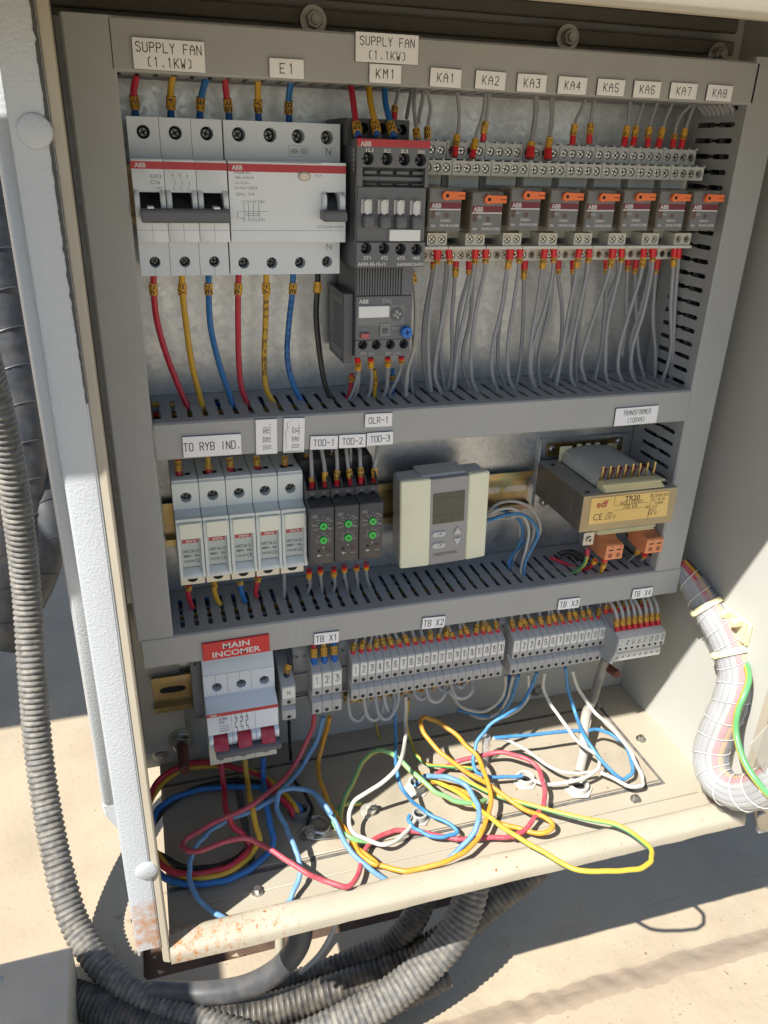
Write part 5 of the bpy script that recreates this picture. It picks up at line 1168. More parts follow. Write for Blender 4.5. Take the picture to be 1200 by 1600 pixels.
def wire(label,m,pts,r=1.25,sleeves=None,group=None,uv=False,boot=None,flip=False,sub=6,n=8):
    """pts: world points, first point at the terminal. boot=(material,length,radius); sleeves=(start,[chars])"""
    P=spline(pts,sub)
    if group=='loose wires on the cabinet floor':
        sd=random.random()*50; P=[p+Vector((NZ.noise(Vector((i*.17,sd,0))),NZ.noise(Vector((i*.17,sd,9))),.5*NZ.noise(Vector((i*.15,sd,4)))))*1.5*min(1,i/6,(len(P)-1-i)/6) for i,p in enumerate(P)]
    q=M(); sweep(q,P,r,n,uv); o=q.build('wire',m,None); tag(o,label,'wire',group)
    s=0
    if boot:
        bm_,bl,brr=boot; Q,_=along(P,0,bl); brr=max(brr,2.0); q=M(); sweep(q,Q,lambda i: brr*(1.0 if i<3 else .93),10); q.build('boot',bm_,o); s=bl*.95
    if sleeves:
        st,chars=sleeves; s=max(s,st) if boot is None else s+st
        for ch in chars:
            Q,_=along(P,s,s+3.4); rr=max(r*1.36,2.15 if r>1 else 1.7)+random.uniform(0,.15); j=Vector((random.uniform(-.15,.15),0,0))
            q=M(); sweep(q,[p+j for p in Q],lambda i: rr*(1.06 if i in(0,4) else 1),10); mk=q.build('marker_sleeve',yel,o)
            q=M(); sleeve_text(q,Q[2]+j,(Q[3]-Q[1]),rr,ch); q.build('marker_print',ink,mk,smooth=False)
            s+=3.5
    return o
def w3(l,y0,y1=None,base=(0,0),sc=1):
    """picture measurements -> points; depth runs from y0 to y1"""
    y1=y0 if y1 is None else y1; n=len(l)
    return [at(base[0]+u/sc,base[1]+v/sc,y0+(y1-y0)*i/(n-1)) for i,(u,v) in enumerate(l)]
# incoming wires above the two breakers
g='coloured wires entering the breakers from above'
up=[('red',wred,[(211.5,188),(211,165),(209,140),(214,118)],'1R','left breaker, first pole'),('yellow',wyel,[(267,188),(267,165),(267,140),(270,118)],'1Y','left breaker, second pole'),('blue',wblue,[(312,190),(313,165),(317,140),(323,122)],'1B','left breaker, third pole'),
('red',wred,[(359,192),(356,165),(353,140),(352,122)],'5R','wide breaker, first pole'),('yellow',wyel,[(404,193),(403,165),(403,140),(403,125)],'5Y','wide breaker, second pole'),('blue',wblue,[(452,195),(451,168),(452,145),(455,128)],'58','wide breaker, third pole')]
for c,m,l,ch,wh in up: wire('%s wire with yellow sleeves entering the %s, from above'%(c,wh),m,w3(l,-24,-30),1.9,(0,list(ch)),g,boot=(bboot,6.5,2.15))
g='coloured wires leaving the breakers downwards'
dn_=[('red',wred,[(240,424),(240,452),(245,500),(262,560),(286,620),(295,640)],'4R','left breaker, first pole'),('yellow',wyel,[(284,424),(285,455),(290,500),(300,570),(314,625),(318,644)],'4Y','left breaker, second pole'),
('blue',wblue,[(326,424),(326,455),(329,510),(343,570),(357,612),(366,640)],'4B','left breaker, third pole'),('red',wred,[(373,424),(372,455),(372,510),(373,560),(377,603),(390,640)],'4R','wide breaker, first pole'),
('yellow',wyel,[(416,424),(416,455),(415,500),(413,570),(417,610),(434,638)],'4Y','wide breaker, second pole'),('blue',wblue,[(458,424),(457,455),(452,500),(449,560),(458,600),(476,636)],'4B','wide breaker, third pole'),('black',wblk,[(497,422),(496,450),(494,490),(498,540),(508,600),(522,634)],'1N','wide breaker, fourth pole')]
for c,m,l,ch,wh in dn_:
    P=w3(l,-26,-30); o=wire('%s wire curving down to the middle duct from the %s'%(c,wh),m,P,1.95,(7.5,list(ch)),g)
    if wh.startswith('wide') and c in('yellow','blue'):
        sp=spline(P,6); q=M(); s='COPPER PLUS 1C X 2.5 SQ' if c=='yellow' else 'SINGLE CORE PVC 2.5 SQ'
        for i,ch2 in enumerate(s[::-1]):
            if ch2==' ': continue
            Q,_=along(sp,16+i*2.3,18+i*2.3); sleeve_text(q,Q[2],Q[1]-Q[3],1.97,ch2)
        q.build('wire_print',ink if c=='yellow' else mat('dark_blue_print',(.01,.05,.16)),o,smooth=False)
# contactor top
for c,m,l,ch in (('red',wred,[(560,215),(556,190),(552,160),(548,132)],'5R'),('yellow',wyel,[(590,215),(585,188),(579,160),(576,133)],'5Y'),('blue',wblue,[(616,216),(609,188),(602,160),(601,134)],'5B')):
    wire('%s wire with yellow sleeves entering the dark contactor from above'%c,m,w3(l,-66,-38),1.9,(0,list(ch)),'coloured wires above the contactor',boot=(bboot,4,2.1))
# grey wires between contactor and KA1
gg='grey control wires'
def gw(label,l,y0,y1,base=(0,0),sc=1,r=1.2,ch='11',boot=(5.0,1.7),m=None,group=gg,st=0,bm_=None):
    return wire(label,m or wgry,w3(l,y0,y1,base,sc),r,(st,list(ch)) if ch else None,group,boot=((bm_ or rboot),boot[0],boot[1]) if boot else None)
b2=(500,0)
gw('dark grey wire with red boot behind the contactor, above its right side',[(347,565),(350,505),(358,475),(372,400)],-30,-28,b2,3,ch='5')
gw('grey wire with sleeve just right of the contactor top',[(455,655),(450,590),(440,480),(450,420)],-60,-36,b2,3,ch='40',boot=None,st=1)
gw('dark wire behind the grey wires right of the contactor top',[(405,560),(415,500),(432,410)],-24,-26,b2,3,ch='',boot=None,m=wgryd,group=None)
gw('thin grey wire slanting down right of the contactor top',[(462,580),(466,540),(480,470),(486,415)],-30,-30,b2,3,ch='',boot=None,group=None)
gw('grey wire hooking left of the KA1 socket with a double sleeve',[(503,660),(505,600),(518,500),(500,428),(480,410)],-40,-34,b2,3,ch='86',boot=None,st=1)
UP=[([(632,735),(637,680),(650,600),(652,520),(642,420)],-36,'81',(6.5,1.9),2,'KA1'),([(713,742),(722,695),(735,625),(762,540),(778,430)],-36,'11',(5.5,1.9),2,'KA2'),([(765,665),(768,620),(782,540),(797,430)],-28,'14',(5.5,1.7),2,'KA2, behind the other'),
([(983,742),(988,690),(1000,620),(1010,540),(1014,430)],-37,'1',(7,3.1),2,'KA3, left of the two'),([(1068,748),(1070,700),(1082,620),(1090,540),(1093,430)],-37,'11',(7,2.7),2,'KA3, right of the two')]
for l,y,ch,bt_,s_,nm in UP:
    rr=1.9 if 'left of' in nm else 1.2
    gw('grey wire with red boot dropping into the socket below plate %s'%nm,l,y,-30,b2,3,r=rr,ch=ch,boot=bt_)
gw('grey wire doubling the right wire below plate KA3',[(1076,640),(1083,560),(1085,430)],-35,-31,b2,3,ch='',boot=None,r=1.1,group=None)
b3=(800,0)
U3=[([(283,680),(286,640),(300,565),(322,520),(348,455)],'21','KA4, left wire',1.7),([(361,675),(365,620),(371,560),(380,500),(392,455)],'A0','KA4, right wire',1.6),([(523,685),(532,640),(545,560),(556,470)],'41','KA5, left wire',2.2),([(566,685),(574,640),(590,560),(622,470)],'24','KA5, right wire',1.7),
([(635,690),(638,650),(648,580),(685,470)],'31','KA6, left wire',1.7),([(683,690),(694,650),(716,570),(756,475)],'41','KA6, right wire',2.3),([(752,694),(758,655),(770,590),(792,540),(845,485)],'5','KA7, left wire',1.7),([(792,696),(799,660),(818,590),(836,540),(855,490)],'31','KA7, right wire',1.7)]
for l,ch,nm,br_ in U3: gw('grey wire with red boot behind the socket row below plate %s'%nm,l,-33,-30,b3,3,ch=ch,boot=(6,br_))
# bundle entering the right duct at the top
for i in range(7):
    x0=845+i*32; l=[(870+i*24,486),(892+i*24,515),(920+i*20,548),(955+i*17,562)]
    P=[at(800+u/3,v/3,-22-i*4.6) for u,v in l]; P.append(P[-1]+Vector((8,0,-6)))
    wire('grey wire fanning from the top duct into the right duct, %s from the left'%ORD[i],wgry,P,1.7,None,'grey wires fanning into the right duct')
# below the overload relay
b6=(500,360); s6=4.2857
for nm,l,y0,ch,rr,bt_ in (('first from the left',[(248,845),(255,910),(258,1000),(240,1090),(190,1170)],-50,'81',1.3,(5,2.1)),('second from the left',[(338,850),(340,900),(345,970),(335,1080),(290,1165)],-50,'71',1.3,(3,1.7)),('third from the left',[(452,845),(455,890),(452,960),(440,1080),(385,1175)],-50,'91',1.4,(3,1.8)),('fourth from the left',[(545,840),(545,880),(538,930),(510,1010),(470,1090),(465,1160)],-50,'8',1.2,(3,1.8))):
    gw('grey wire with red boot below the overload relay, %s'%nm,l,y0,-32,b6,s6,r=rr,ch=ch,boot=bt_)
gw('grey wire running down beside the first wire below the overload relay',[(252,960),(235,1040),(200,1120),(172,1160)],-44,-34,b6,s6,ch='',boot=None,group=None)
wire('short red wire with sleeve below the overload relay',wred,w3([(215,960),(205,1050),(190,1110),(160,1150)],-36,-32,b6,s6),1.5,(2,['R']))
wire('short yellow wire with sleeve below the overload relay',wyel,w3([(365,930),(366,1000),(366,1100),(364,1165)],-34,-30,b6,s6),1.5,(6,['5','Y']))
wire('hidden blue wire with sleeve below the overload relay',wblue,w3([(488,930),(486,990),(490,1080),(500,1150)],-30,-26,b6,s6),1.3,(5,['8']))
gw('long grey wire passing down the right side of the overload relay',[(610,260),(628,340),(640,450),(643,560),(630,780),(590,930),(577,1060),(578,1180)],-44,-34,b6,s6,r=1.6,ch='22',boot=None,st=2,m=wgryl)
gw('grey wire behind, right of the overload relay outlet',[(625,700),(628,830),(612,980),(620,1080),(645,1150)],-26,-28,b6,s6,ch='',boot=None,group=None)
gw('grey wire crossing behind the long grey wire below the overload relay',[(540,920),(548,1000),(570,1080),(580,1120)],-24,-24,b6,s6,ch='',boot=None,group=None)
# wires from the relay sockets to the middle duct
b5=(640,380);s5=2.5
DN=[([(108,18),(108,60),(98,140),(85,220),(73,330),(75,480),(84,580)],1,'6'),([(96,40),(92,100),(60,280),(52,420),(72,575)],0,'1'),([(152,18),(155,60),(157,120),(140,230),(110,400),(100,520),(143,628)],1,'3'),([(146,60),(140,150),(125,300),(120,440),(137,575)],0,''),
([(182,50),(180,90),(172,200),(165,300),(165,450),(148,585)],0,'21'),([(258,18),(255,60),(248,120),(225,230),(190,400),(172,572)],1,'9'),([(236,60),(230,130),(197,250),(182,380),(177,565)],0,'1'),([(297,15),(297,50),(293,110),(262,250),(243,400),(246,540),(288,614)],1,'3'),([(262,60),(250,130),(235,300),(207,430),(217,520),(266,610)],0,''),
([(394,18),(390,60),(378,120),(360,250),(325,400),(322,510),(343,575)],1,'21'),([(384,60),(372,190),(350,330),(347,470),(377,565)],0,''),([(432,15),(430,55),(424,120),(405,250),(384,400),(392,540),(440,606)],1,'3'),([(450,60),(447,110),(443,300),(430,480),(416,556)],0,'21'),
([(528,18),(524,60),(515,120),(495,260),(475,380),(470,500),(487,570)],1,'61'),([(562,15),(563,55),(558,120),(530,250),(484,400),(475,500),(492,566)],1,'3'),([(566,60),(560,130),(545,260),(508,420),(507,530),(537,600)],0,''),([(580,60),(580,130),(595,250),(590,420),(568,556)],0,'4'),
([(664,15),(655,70),(648,130),(620,280),(600,400),(573,555)],1,'91'),([(642,60),(638,130),(625,330),(565,480),(548,525)],0,'1'),([(702,15),(700,50),(694,110),(662,260),(632,430),(632,530),(667,586)],1,'3'),([(694,60),(688,130),(665,300),(650,450),(652,560)],0,''),
([(795,15),(790,60),(778,110),(740,230),(690,380),(670,470),(687,540)],1,'42'),([(768,60),(770,130),(760,300),(745,430),(723,535)],0,'1'),([(828,15),(828,50),(822,100),(775,300),(765,430),(770,530),(808,580)],1,'3'),([(812,60),(812,120),(765,250),(757,400),(767,520),(792,566)],0,''),
([(855,50),(851,110),(846,200),(845,300),(828,440)],0,'2'),([(915,15),(912,60),(903,120),(852,290),(820,410),(815,500),(832,542)],1,'42'),([(952,12),(950,45),(947,100),(910,280),(872,400),(865,500),(902,576)],1,'3'),([(938,60),(935,120),(900,260),(862,380),(866,470),(882,556)],0,''),
([(885,60),(880,120),(886,300),(895,440),(917,530)],0,'2'),([(968,60),(960,130),(950,300),(960,420),(958,545)],0,'3'),([(1036,15),(1032,60),(1028,120),(1020,250),(1020,420),(985,550)],1,'31'),([(1052,18),(1050,60),(1045,120),(1035,250),(1030,400),(1020,560)],1,'')]
order=sorted(range(len(DN)),key=lambda i: DN[i][0][0][0])
fr=0;bk=0
for i in order:
    l,front,ch=DN[i]
    if front: fr+=1; nm='front grey wire below the relay sockets, %s from the left'%ORD[fr-1]
    else: bk+=1; nm='rear grey wire below the relay sockets, %s from the left'%ORD[bk-1]
    y0=-36 if front else -22; ye=-34 if front else -24
    gw(nm,l,y0,ye,b5,s5,r=1.5,ch=ch,boot=(7.5,2.3 if i%3 else 2.75) if (front or ch) else None,group='grey wires below the relay sockets')
for k in range(4):
    P=[at(1046+k*6,605+k*2,-22-k*6),at(1058+k*5,600+k*2,-26-k*6),at(1072+k*3,596+k,-30-k*5)]; wire('pale grey wire end, %s of four entering the foot of the right duct'%ORD[k],wgryl,P,1.5,None,'wire ends at the foot of the right duct')
# fuse holders
b7=(260,720);s7=5.217
for i,(u,v) in enumerate(((105,130),(350,115),(527,98),(748,82),(975,68))):
    l=[(u,v),(u-6,60),(u-10,0),(u-12,-40)]
    o=wire('%s wire with red boot entering the %s fuse holder from above'%(['red','yellow','blue','red','blue'][i],ORD[i]),[wred,wyel,wblue,wred,wblue][i],w3(l,-38,-34,b7,s7),1.6,(0,['1','R'] if i!=1 else ['1']),'wires above the fuse holders',boot=(rboot,4.2,2.4))
for i,(c,m,l) in enumerate((('red',wred,[(178,1005),(178,1080),(195,1150),(215,1200)]),('yellow',wyel,[(388,985),(392,1060),(415,1130),(440,1170)]),('blue',wblue,[(600,960),(605,1030),(622,1100),(645,1150)]),('red',wred,[(748,935),(740,1000),(728,1070),(740,1110)]),('grey',wgry,[(960,905),(960,980),(962,1050),(958,1110)]))):
    wire('%s wire leaving the %s fuse holder towards the bottom duct'%(c,ORD[i]),m,w3(l,-32,-32,b7,s7),1.9 if c!='grey' else 1.5,(1.2,['R']) if c!='grey' else None,'wires below the fuse holders')
# timers
b8=(470,700);s8=7.0588
TT=[([(122,462),(125,380),(120,250),(110,60),(100,-20)],'1'),([(268,455),(270,370),(262,220),(240,80),(220,-20)],'11'),([(400,440),(400,350),(402,210),(395,60),(385,-20)],'22'),([(560,420),(548,330),(520,190),(505,60),(498,-20)],'13'),([(660,405),(665,300),(655,160),(650,40),(640,-20)],'32'),([(815,395),(810,350),(812,210),(840,60),(845,-20)],'24')]
for i,(l,ch) in enumerate(TT): gw('grey wire with red boot above the timers, %s from the left'%ORD[i],l,-52,-36,b8,s8,r=1.4,ch=ch,boot=(6.0,2.2),m=wgryl,group='grey wires above the timers')
gw('second grey wire behind the wires of the TOD-2 timer',[(545,200),(550,60),(545,-20)],-40,-34,b8,s8,r=1.2,ch='',boot=None,m=wgryl,group=None)
for i,u in enumerate((65,345)): gw('grey wire whose red boot shows behind the timers, %s of the rear pair'%ORD[i],[(u+5,205),(u,110),(u-5,20),(u-8,-20)],-26,-26,b8,s8,ch='1',boot=(7,2.2),group='rear boots behind the timers')
for i,(u,v,du,ch) in enumerate(((90,1345,-30,'11'),(215,1325,10,'1'),(365,1325,-15,'21'),(480,1300,30,'1'),(612,1300,10,'4'),(720,1275,40,'1'))):
    gw('grey wire with sleeve below the timers, %s from the left'%ORD[i],[(u,v),(u+2,v+80),(u+12,v+160),(u+du+10,v+270)],-46,-32,b8,s8,r=1.3,ch=ch,boot=(3.5,2.1) if i!=4 else (1.5,1.9),group='grey wires below the timers')
# thermostat
b9=(590,660)
for nm,m,l,y0,y1 in (('outermost white',wwht,[(640,620),(690,560),(750,510),(850,493),(950,530),(1010,620),(1015,680),(985,750),(925,850),(905,930),(892,1010)],-14,-38),('inner white',wwht,[(640,620),(690,580),(760,545),(850,540),(920,600),(945,680),(930,780),(900,900),(893,1015)],-20,-42),
('inner blue',wbrt,[(640,600),(690,606),(780,582),(850,570),(892,620),(908,700),(872,790),(835,850),(845,900),(858,960)],-16,-26),('outer blue',wbrt,[(640,600),(690,612),(800,580),(900,575),(975,630),(1003,700),(965,790),(922,880),(915,1015)],-24,-44),
('middle white',wwht,[(640,610),(760,602),(850,600),(890,640),(890,700),(905,760),(880,800),(850,870),(856,945)],-12,-22),('hidden blue',wbrt,[(640,590),(700,545),(740,535),(800,560),(880,590)],-10,-12),('lowest white',wwht,[(830,590),(930,590),(975,650),(970,720),(940,800),(905,880),(885,960)],-22,-32),('short blue',wbrt,[(930,735),(880,790),(830,840),(820,890),(850,960)],-18,-30)):
    wire('%s thin wire looping from the thermostat into the bottom duct'%nm,m,w3(l,y0,y1,b9,4),1.25,None,'thin wires behind the thermostat')
# transformer wires
b4=(820,660)
wire('green yellow earth wire with a red sleeve from the zinc lug to the bottom duct',earth,w3([(470,945),(465,1010),(440,1070),(380,1120),(300,1140),(190,1108)],-68,-40,b4,4.8),1.5,None,uv=True,boot=(mat('magenta_sleeve',(.42,.015,.06),.4),10,1.9))
wire('dark red wire from the left orange connector across the bottom duct',wred,w3([(530,1035),(480,1090),(420,1105),(330,1070),(190,1012)],-58,-30,b4,4.8),1.5,(0,['1']))
wire('amber sleeved wire end under the left orange connector',wora,w3([(600,1020),(595,1060),(580,1100),(570,1120)],-60,-56,b4,4.8),1.6,(0,['8','1']),boot=(rboot,3,2.6))
wire('grey wire with sleeve from the right orange connector',wgryl,w3([(855,960),(830,990),(780,1035),(740,1060)],-56,-36,b4,4.8),1.1,(0,['1','2']))
wire('second sleeved wire end under the right orange connector',wgryl,w3([(905,975),(890,1010),(875,1035)],-58,-50,b4,4.8),1.3,(1,['9']),boot=(rboot,3.5,2.8))
for k,(l) in enumerate(([(260,990),(330,965),(420,990),(500,1060)],[(270,1010),(340,990),(410,1010),(470,1080)],[(250,985),(300,970),(360,985),(400,1030)])):
    wire('black wire, %s of three curling at the transformer end of the bottom duct'%ORD[k],wblk,w3(l,-30-k*4,-36,b4,4.8),1.6,None,'black wires at the transformer end of the duct')
# wires lying inside the ducts
cols=[wblue,wgry,wyel,wgry,wred,wblk,wgry,wwht,wgryd,wbrt]; nmc=['blue','grey','yellow','grey','red','black','pale grey','white','dark grey','bright blue']
for zc_,x0,x1,dn2 in ((-113,4,392,'middle'),(-272,-16,416,'bottom')):
    for k in range(10):
        P=[Vector((x0+(x1-x0)*i/9,-10-(k%5)*9.5+random.uniform(-4,4),zc_+(3.5 if k<5 else -2)+random.uniform(-3,3))) for i in range(10)]
        wire('%s wire lying inside the %s duct, %s from the back'%(nmc[k],dn2,ORD[k]),cols[k],P,1.6,None,'wires inside the wiring ducts',sub=4,n=6)
for k in range(7):
    P=[Vector((409+random.uniform(-6,4),-14-k*6.5+random.uniform(-2,2),80-i*38)) for i in range(9)]
    wire('grey wire running down inside the right duct, %s from the back'%ORD[k],wgryd if k%2 else wblk,P,2.0,None,'wires inside the wiring ducts',sub=4,n=6)
P=[at(242,648,-20),at(250,640,-26),at(262,637,-30),at(275,640,-34)]
for k,(m,nm) in enumerate(((wyel,'yellow'),(wgry,'grey'),(wred,'red'),(wblk,'black'))): wire('%s wire in the cut-out at the left end of the middle duct'%nm,m,[Vector((1,-14-k*5,-106-k*2)),Vector((8,-15-k*5,-105.5-k*2)),Vector((18,-16-k*4,-107-k*2)),Vector((28,-17-k*4,-110-k*2))],1.8)

# ---- terminal blocks, wires from the bottom duct
def tw_(label,x,zt,yfr,ch,group,bmat,m,r=1.35,bl=4.5,br_=2.2,lean=0,ry=-34):
    p=Vector((x,yfr+9.5,zt+1.6)); d=Vector((lean*.3,.55,1)).normalized()
    P=[p-d*1.0,p+d*6,p+d*13+Vector((lean,0,0)),Vector((x+lean*2,ry+4,zt+26)),Vector((x+lean*2.4,ry+2,zt+40))]
    return wire(label,m,P,r,(0,list(ch)),group,boot=(bmat,bl,br_))
for i,(c,m) in enumerate((('red',wred),('yellow',wyel),('blue',wblue))):
    tw_('%s wire with blue boot entering terminal block TB X1'%c,101.6+8.2*(i+.5),-319.5,-54,'11','wires entering block X1',bboot,m,2.0,6,2.9,lean=0.2)
tw_('black ended wire with a pale sleeve entering the N terminal',82.8,-328,-54,'51',None,kboot,wblk,1.9,4,2.5,lean=1)
for i in range(20):
    tw_('grey wire entering block TB X2, %s from the left'%ORD[i],134.6+6.74*(i+.5),-317,-52,random.choice(['7','12','15','4','22']),'grey wires entering block X2',rboot,wgry,1.35,random.uniform(3.2,4.6),2.35,lean=random.uniform(-1.2,1.2))
for i in range(13):
    tw_('grey wire entering block TB X3, %s from the left'%ORD[i],277.2+6.9*(i+.5),-318.5,-52,random.choice(['17','12','25','21','22']),'grey wires entering block X3',rboot,wgry,1.35,random.uniform(3.2,4.6),2.35,lean=random.uniform(-1.2,1.2))
for i in range(8):
    x=368.8+5.9*(i+.5); p=Vector((x,-62,-319)); lx=random.uniform(-2.5,0)
    wire('pale grey wire entering the front row of block TB X4, %s from the left'%ORD[i],wgryl,[p,p+Vector((0,3,6)),p+Vector((0,4.5,12)),p+Vector((lx,8,19)),p+Vector((lx*3,18,27)),p+Vector((lx*4,28,36))],1.5,(0,['1','2']),'wires entering block X4',boot=(rboot,4.6,2.4))
for i in range(8):
    x=366.8+5.9*(i+.5); p=Vector((x,-44,-311)); 
    wire('grey wire entering the rear row of block TB X4, %s from the left'%ORD[i],wgry,[p,p+Vector((0,1,6)),p+Vector((0,3,14)),p+Vector((0,5,30))],1.3,(0,['2']),'wires entering block X4',boot=(rboot,4.6,2.2))
# grey link loops hanging under block X2
for i,(a,b,dp,sg) in enumerate(((0,2.2,-27,0),(2,4.2,-26,4),(3.4,5.6,-24,8),(4.6,6.2,-22,3),(8.6,10.4,-15,2),(10.2,12.4,-17,6),(12,13.8,-13,0),(13.6,16.2,-17,7),(14.2,15.4,-10,2))):
    xa=134.6+6.74*(a+.3); xb=134.6+6.74*(b+.3); z0=-356
    P=[Vector((xa,-40,z0+2)),Vector((xa-1.5,-40-sg*.4,z0-8)),Vector((xa+1,-42-sg,z0+dp*.9)),Vector(((xa+xb)/2,-42-sg,z0+dp*1.08)),Vector((xb-1,-40-sg,z0+dp*.85)),Vector((xb+1.5,-38,z0-8)),Vector((xb,-38,z0+2))]
    wire('grey link wire looping under block TB X2, %s loop from the left'%ORD[i],wgryl if i%2 else wgry,P,1.75,None,'grey loops under block X2')
# ---------------------------------------------------------------- loose wires on the cabinet floor
def fl(l,base,sc,h0,h1=None,hs=None):
    """points measured on the floor sheet, h = height above it"""
    n=len(l); out=[]
    for i,(u,v) in enumerate(l):
        h=hs[i] if hs else h0+((h1 if h1 is not None else h0)-h0)*i/(n-1)
        out.append(atz(base[0]+u/sc,base[1]+v/sc,ZF+2+h))
    return out
bD=(220,1100);bA=(230,1150);bB=(530,1050);bC=(720,1030)
def px(l,b,s): return [(b[0]+u/s,b[1]+v/s) for u,v in l]
def fw(label,m,segs,hs,r=2.0,uv=False,grp='loose wires on the cabinet floor',first=None):
    """segs: absolute picture points; hs: (height or ('y',depth)) per point, interpolated between given keys"""
    n=len(segs); keys=sorted(hs.items()); P=[]
    for i,(u,v) in enumerate(segs):
        a=max([k for k in keys if k[0]<=i],key=lambda k:k[0]); b=min([k for k in keys if k[0]>=i] or [keys[-1]],key=lambda k:k[0])
        def pos(k):
            h=k[1]
            return at(u,v,h[1]) if isinstance(h,tuple) else atz(u,v,ZF+2+h)
        if a[0]==b[0]: P.append(pos(a))
        else:
            t=max(0,(i-a[0])/(b[0]-a[0])); t=t*t*(3-2*t) if isinstance(a[1],tuple)!=isinstance(b[1],tuple) else t
            # blend the two candidate depths along the same sight line
            pa,pb=pos(a),pos(b); P.append(pa.lerp(pb,t))
    return wire(label,m,P,r,None,grp,uv=uv,sub=7,n=10)
y_=lambda d:('y',d)
# coil at the left: main incomer cables
fw('red cable from the main switch coiling round the left of the floor',wred,px([(500,360),(518,520),(540,680),(580,760),(640,820),(682,885),(640,950),(560,1010),(450,1045),(330,1062),(230,1057),(140,1015),(60,900),(40,700),(85,510),(170,430),(300,375),(430,362),(600,400),(740,450),(880,590),(950,680),(965,700)],bD,4),{0:y_(-30),2:30,5:8,10:8,13:14,17:22,20:12,22:0},2.35)
fw('yellow cable from the main switch coiling beside the red one',wyel,px([(650,345),(665,480),(690,620),(720,750),(738,850),(700,930),(600,1020),(480,1075),(330,1090),(220,1058),(140,985),(50,860),(45,680),(85,560),(180,460),(300,400),(450,388),(600,400),(740,440),(830,500),(920,590),(978,680),(985,700)],bD,4),{0:y_(-30),2:30,5:6,9:6,12:10,17:18,20:10,22:0},2.3)
fw('blue cable from the main switch coiling under the red and yellow ones',wblue,px([(765,335),(768,480),(785,640),(810,760),(830,860),(780,950),(680,1030),(560,1090),(420,1120),(300,1127),(160,1097),(70,980),(60,800),(105,665),(200,590),(330,545),(480,525),(640,518),(760,520),(900,570),(1000,665),(1005,690)],bD,4),{0:y_(-30),2:26,5:4,10:4,14:6,19:8,21:0},2.5)
fw('black cable coiling lowest at the left of the floor',wblk,px([(990,690),(860,540),(700,488),(600,478),(420,505),(250,580),(110,700),(70,800),(80,900),(140,950),(220,1002),(330,1027),(470,1012),(600,960),(680,880)],bD,4),{0:1,3:3,12:1,14:-3},2.3)
fw('thin black cable hanging down the back from terminal N',wblk,px([(925,110),(935,300),(945,420),(980,500),(1040,580),(1065,680),(1040,760)],bD,4),{0:y_(-10),2:y_(-2),3:6,6:3},1.5)
A=px([(1085,60),(1060,180),(960,380),(850,510),(720,610),(560,690),(420,760),(300,830),(255,885),(290,918),(400,905),(520,860),(650,835),(740,870),(900,970),(1050,1060),(1180,1125)],bD,4)+px([(820,670),(910,707),(975,680),(1000,610),(1030,520),(1100,462)],bA,3)+px([(330,998),(430,990),(600,1020),(750,1040),(900,1042),(1050,1030),(1150,1000)],bB,4)+px([(260,925),(330,890),(400,810),(432,740),(430,650),(400,570),(330,510),(220,485),(120,495),(0,530)],bC,3.3333)+px([(700,580),(600,640),(530,690),(490,715)],bB,4)
fw('long red wire from block X1 winding across the whole floor',wredl,A[:16]+A[17:],{0:y_(-40),4:34,8:30,12:34,16:14,20:5,26:5,30:10,35:22,39:8,len(A)-2:0},2.0)
fw('dusty blue wire from block X1 sweeping round and down to the front lip',wblul,px([(1140,80),(1100,230),(1000,400),(900,520),(800,610),(640,690),(500,750),(400,820),(340,900),(310,1000),(300,1080),(335,1180),(400,1260),(500,1330),(560,1350),(620,1385)],bD,4),{0:y_(-38),4:28,8:22,11:10,14:-1,15:-5},2.0)
fw('light blue arched wire whose two ends drop to the front lip',wblul,px([(880,1290),(915,1245),(950,1190),(985,1100),(990,1010),(980,930),(930,830),(880,720),(850,620),(870,560),(950,530),(1040,540),(1120,590),(1180,680)],bD,4)+px([(750,245),(800,290),(860,370),(900,450),(960,540),(1040,620),(1120,672),(1160,700)],bA,3)[1:],{0:-5,1:0,4:14,9:34,12:34,15:22,19:0,20:-5},2.0)
fw('amber wire from block X1 looping to the gland in the middle',wora,px([(1180,80),(1150,200),(1110,350),(1120,480),(1160,600)],bD,4)+px([(865,345),(900,400),(960,490),(1000,550),(1080,600)],bA,3)+px([(70,1082),(150,1160),(260,1212),(400,1242),(520,1225),(680,1180),(800,1110),(880,1010),(930,880),(945,760),(920,650),(860,530),(780,440),(680,350),(590,300),(535,285),(512,320),(540,400),(600,470),(680,540),(760,600),(830,650),(930,702)],bB,4)+px([(300,765),(430,820),(475,862),(450,893),(380,900),(280,878),(160,828)],bC,3.3333)+px([(860,800),(780,745),(690,702),(600,692),(540,702),(495,735)],bB,4),{0:y_(-38),3:24,7:8,12:4,17:14,22:34,26:48,30:30,34:12,38:8,45:3},2.0)
fw('green and yellow earth wire arching high over the floor',earthg,px([(1000,315),(940,320),(890,350),(880,400),(900,440),(960,480),(1010,492),(1060,500)],bA,3),{0:3,3:16,7:6},2.0,uv=True)
fw('green earth wire rising from the loop and running to the right',earthg,px([(0,960),(10,900),(30,800),(80,700),(150,560),(200,510),(270,490),(340,518),(420,590),(520,680),(620,760),(720,805),(850,822),(915,800)],bB,4),{0:6,3:18,6:40,9:30,13:10},2.1,uv=True)
fw('long yellow green earth wire looping out beyond the front lip',earth,px([(480,630),(600,680),(720,740),(820,815),(900,880)],bB,4)+px([(200,862),(350,960),(500,1045),(620,1102),(760,1110),(870,1100),(960,1080),(997,1040),(985,990),(930,930),(850,880),(750,850),(600,820),(400,770),(200,712),(60,650),(0,615)],bC,3.3333),{0:8,4:18,8:20,12:22,16:20,20:10},1.95,uv=True)
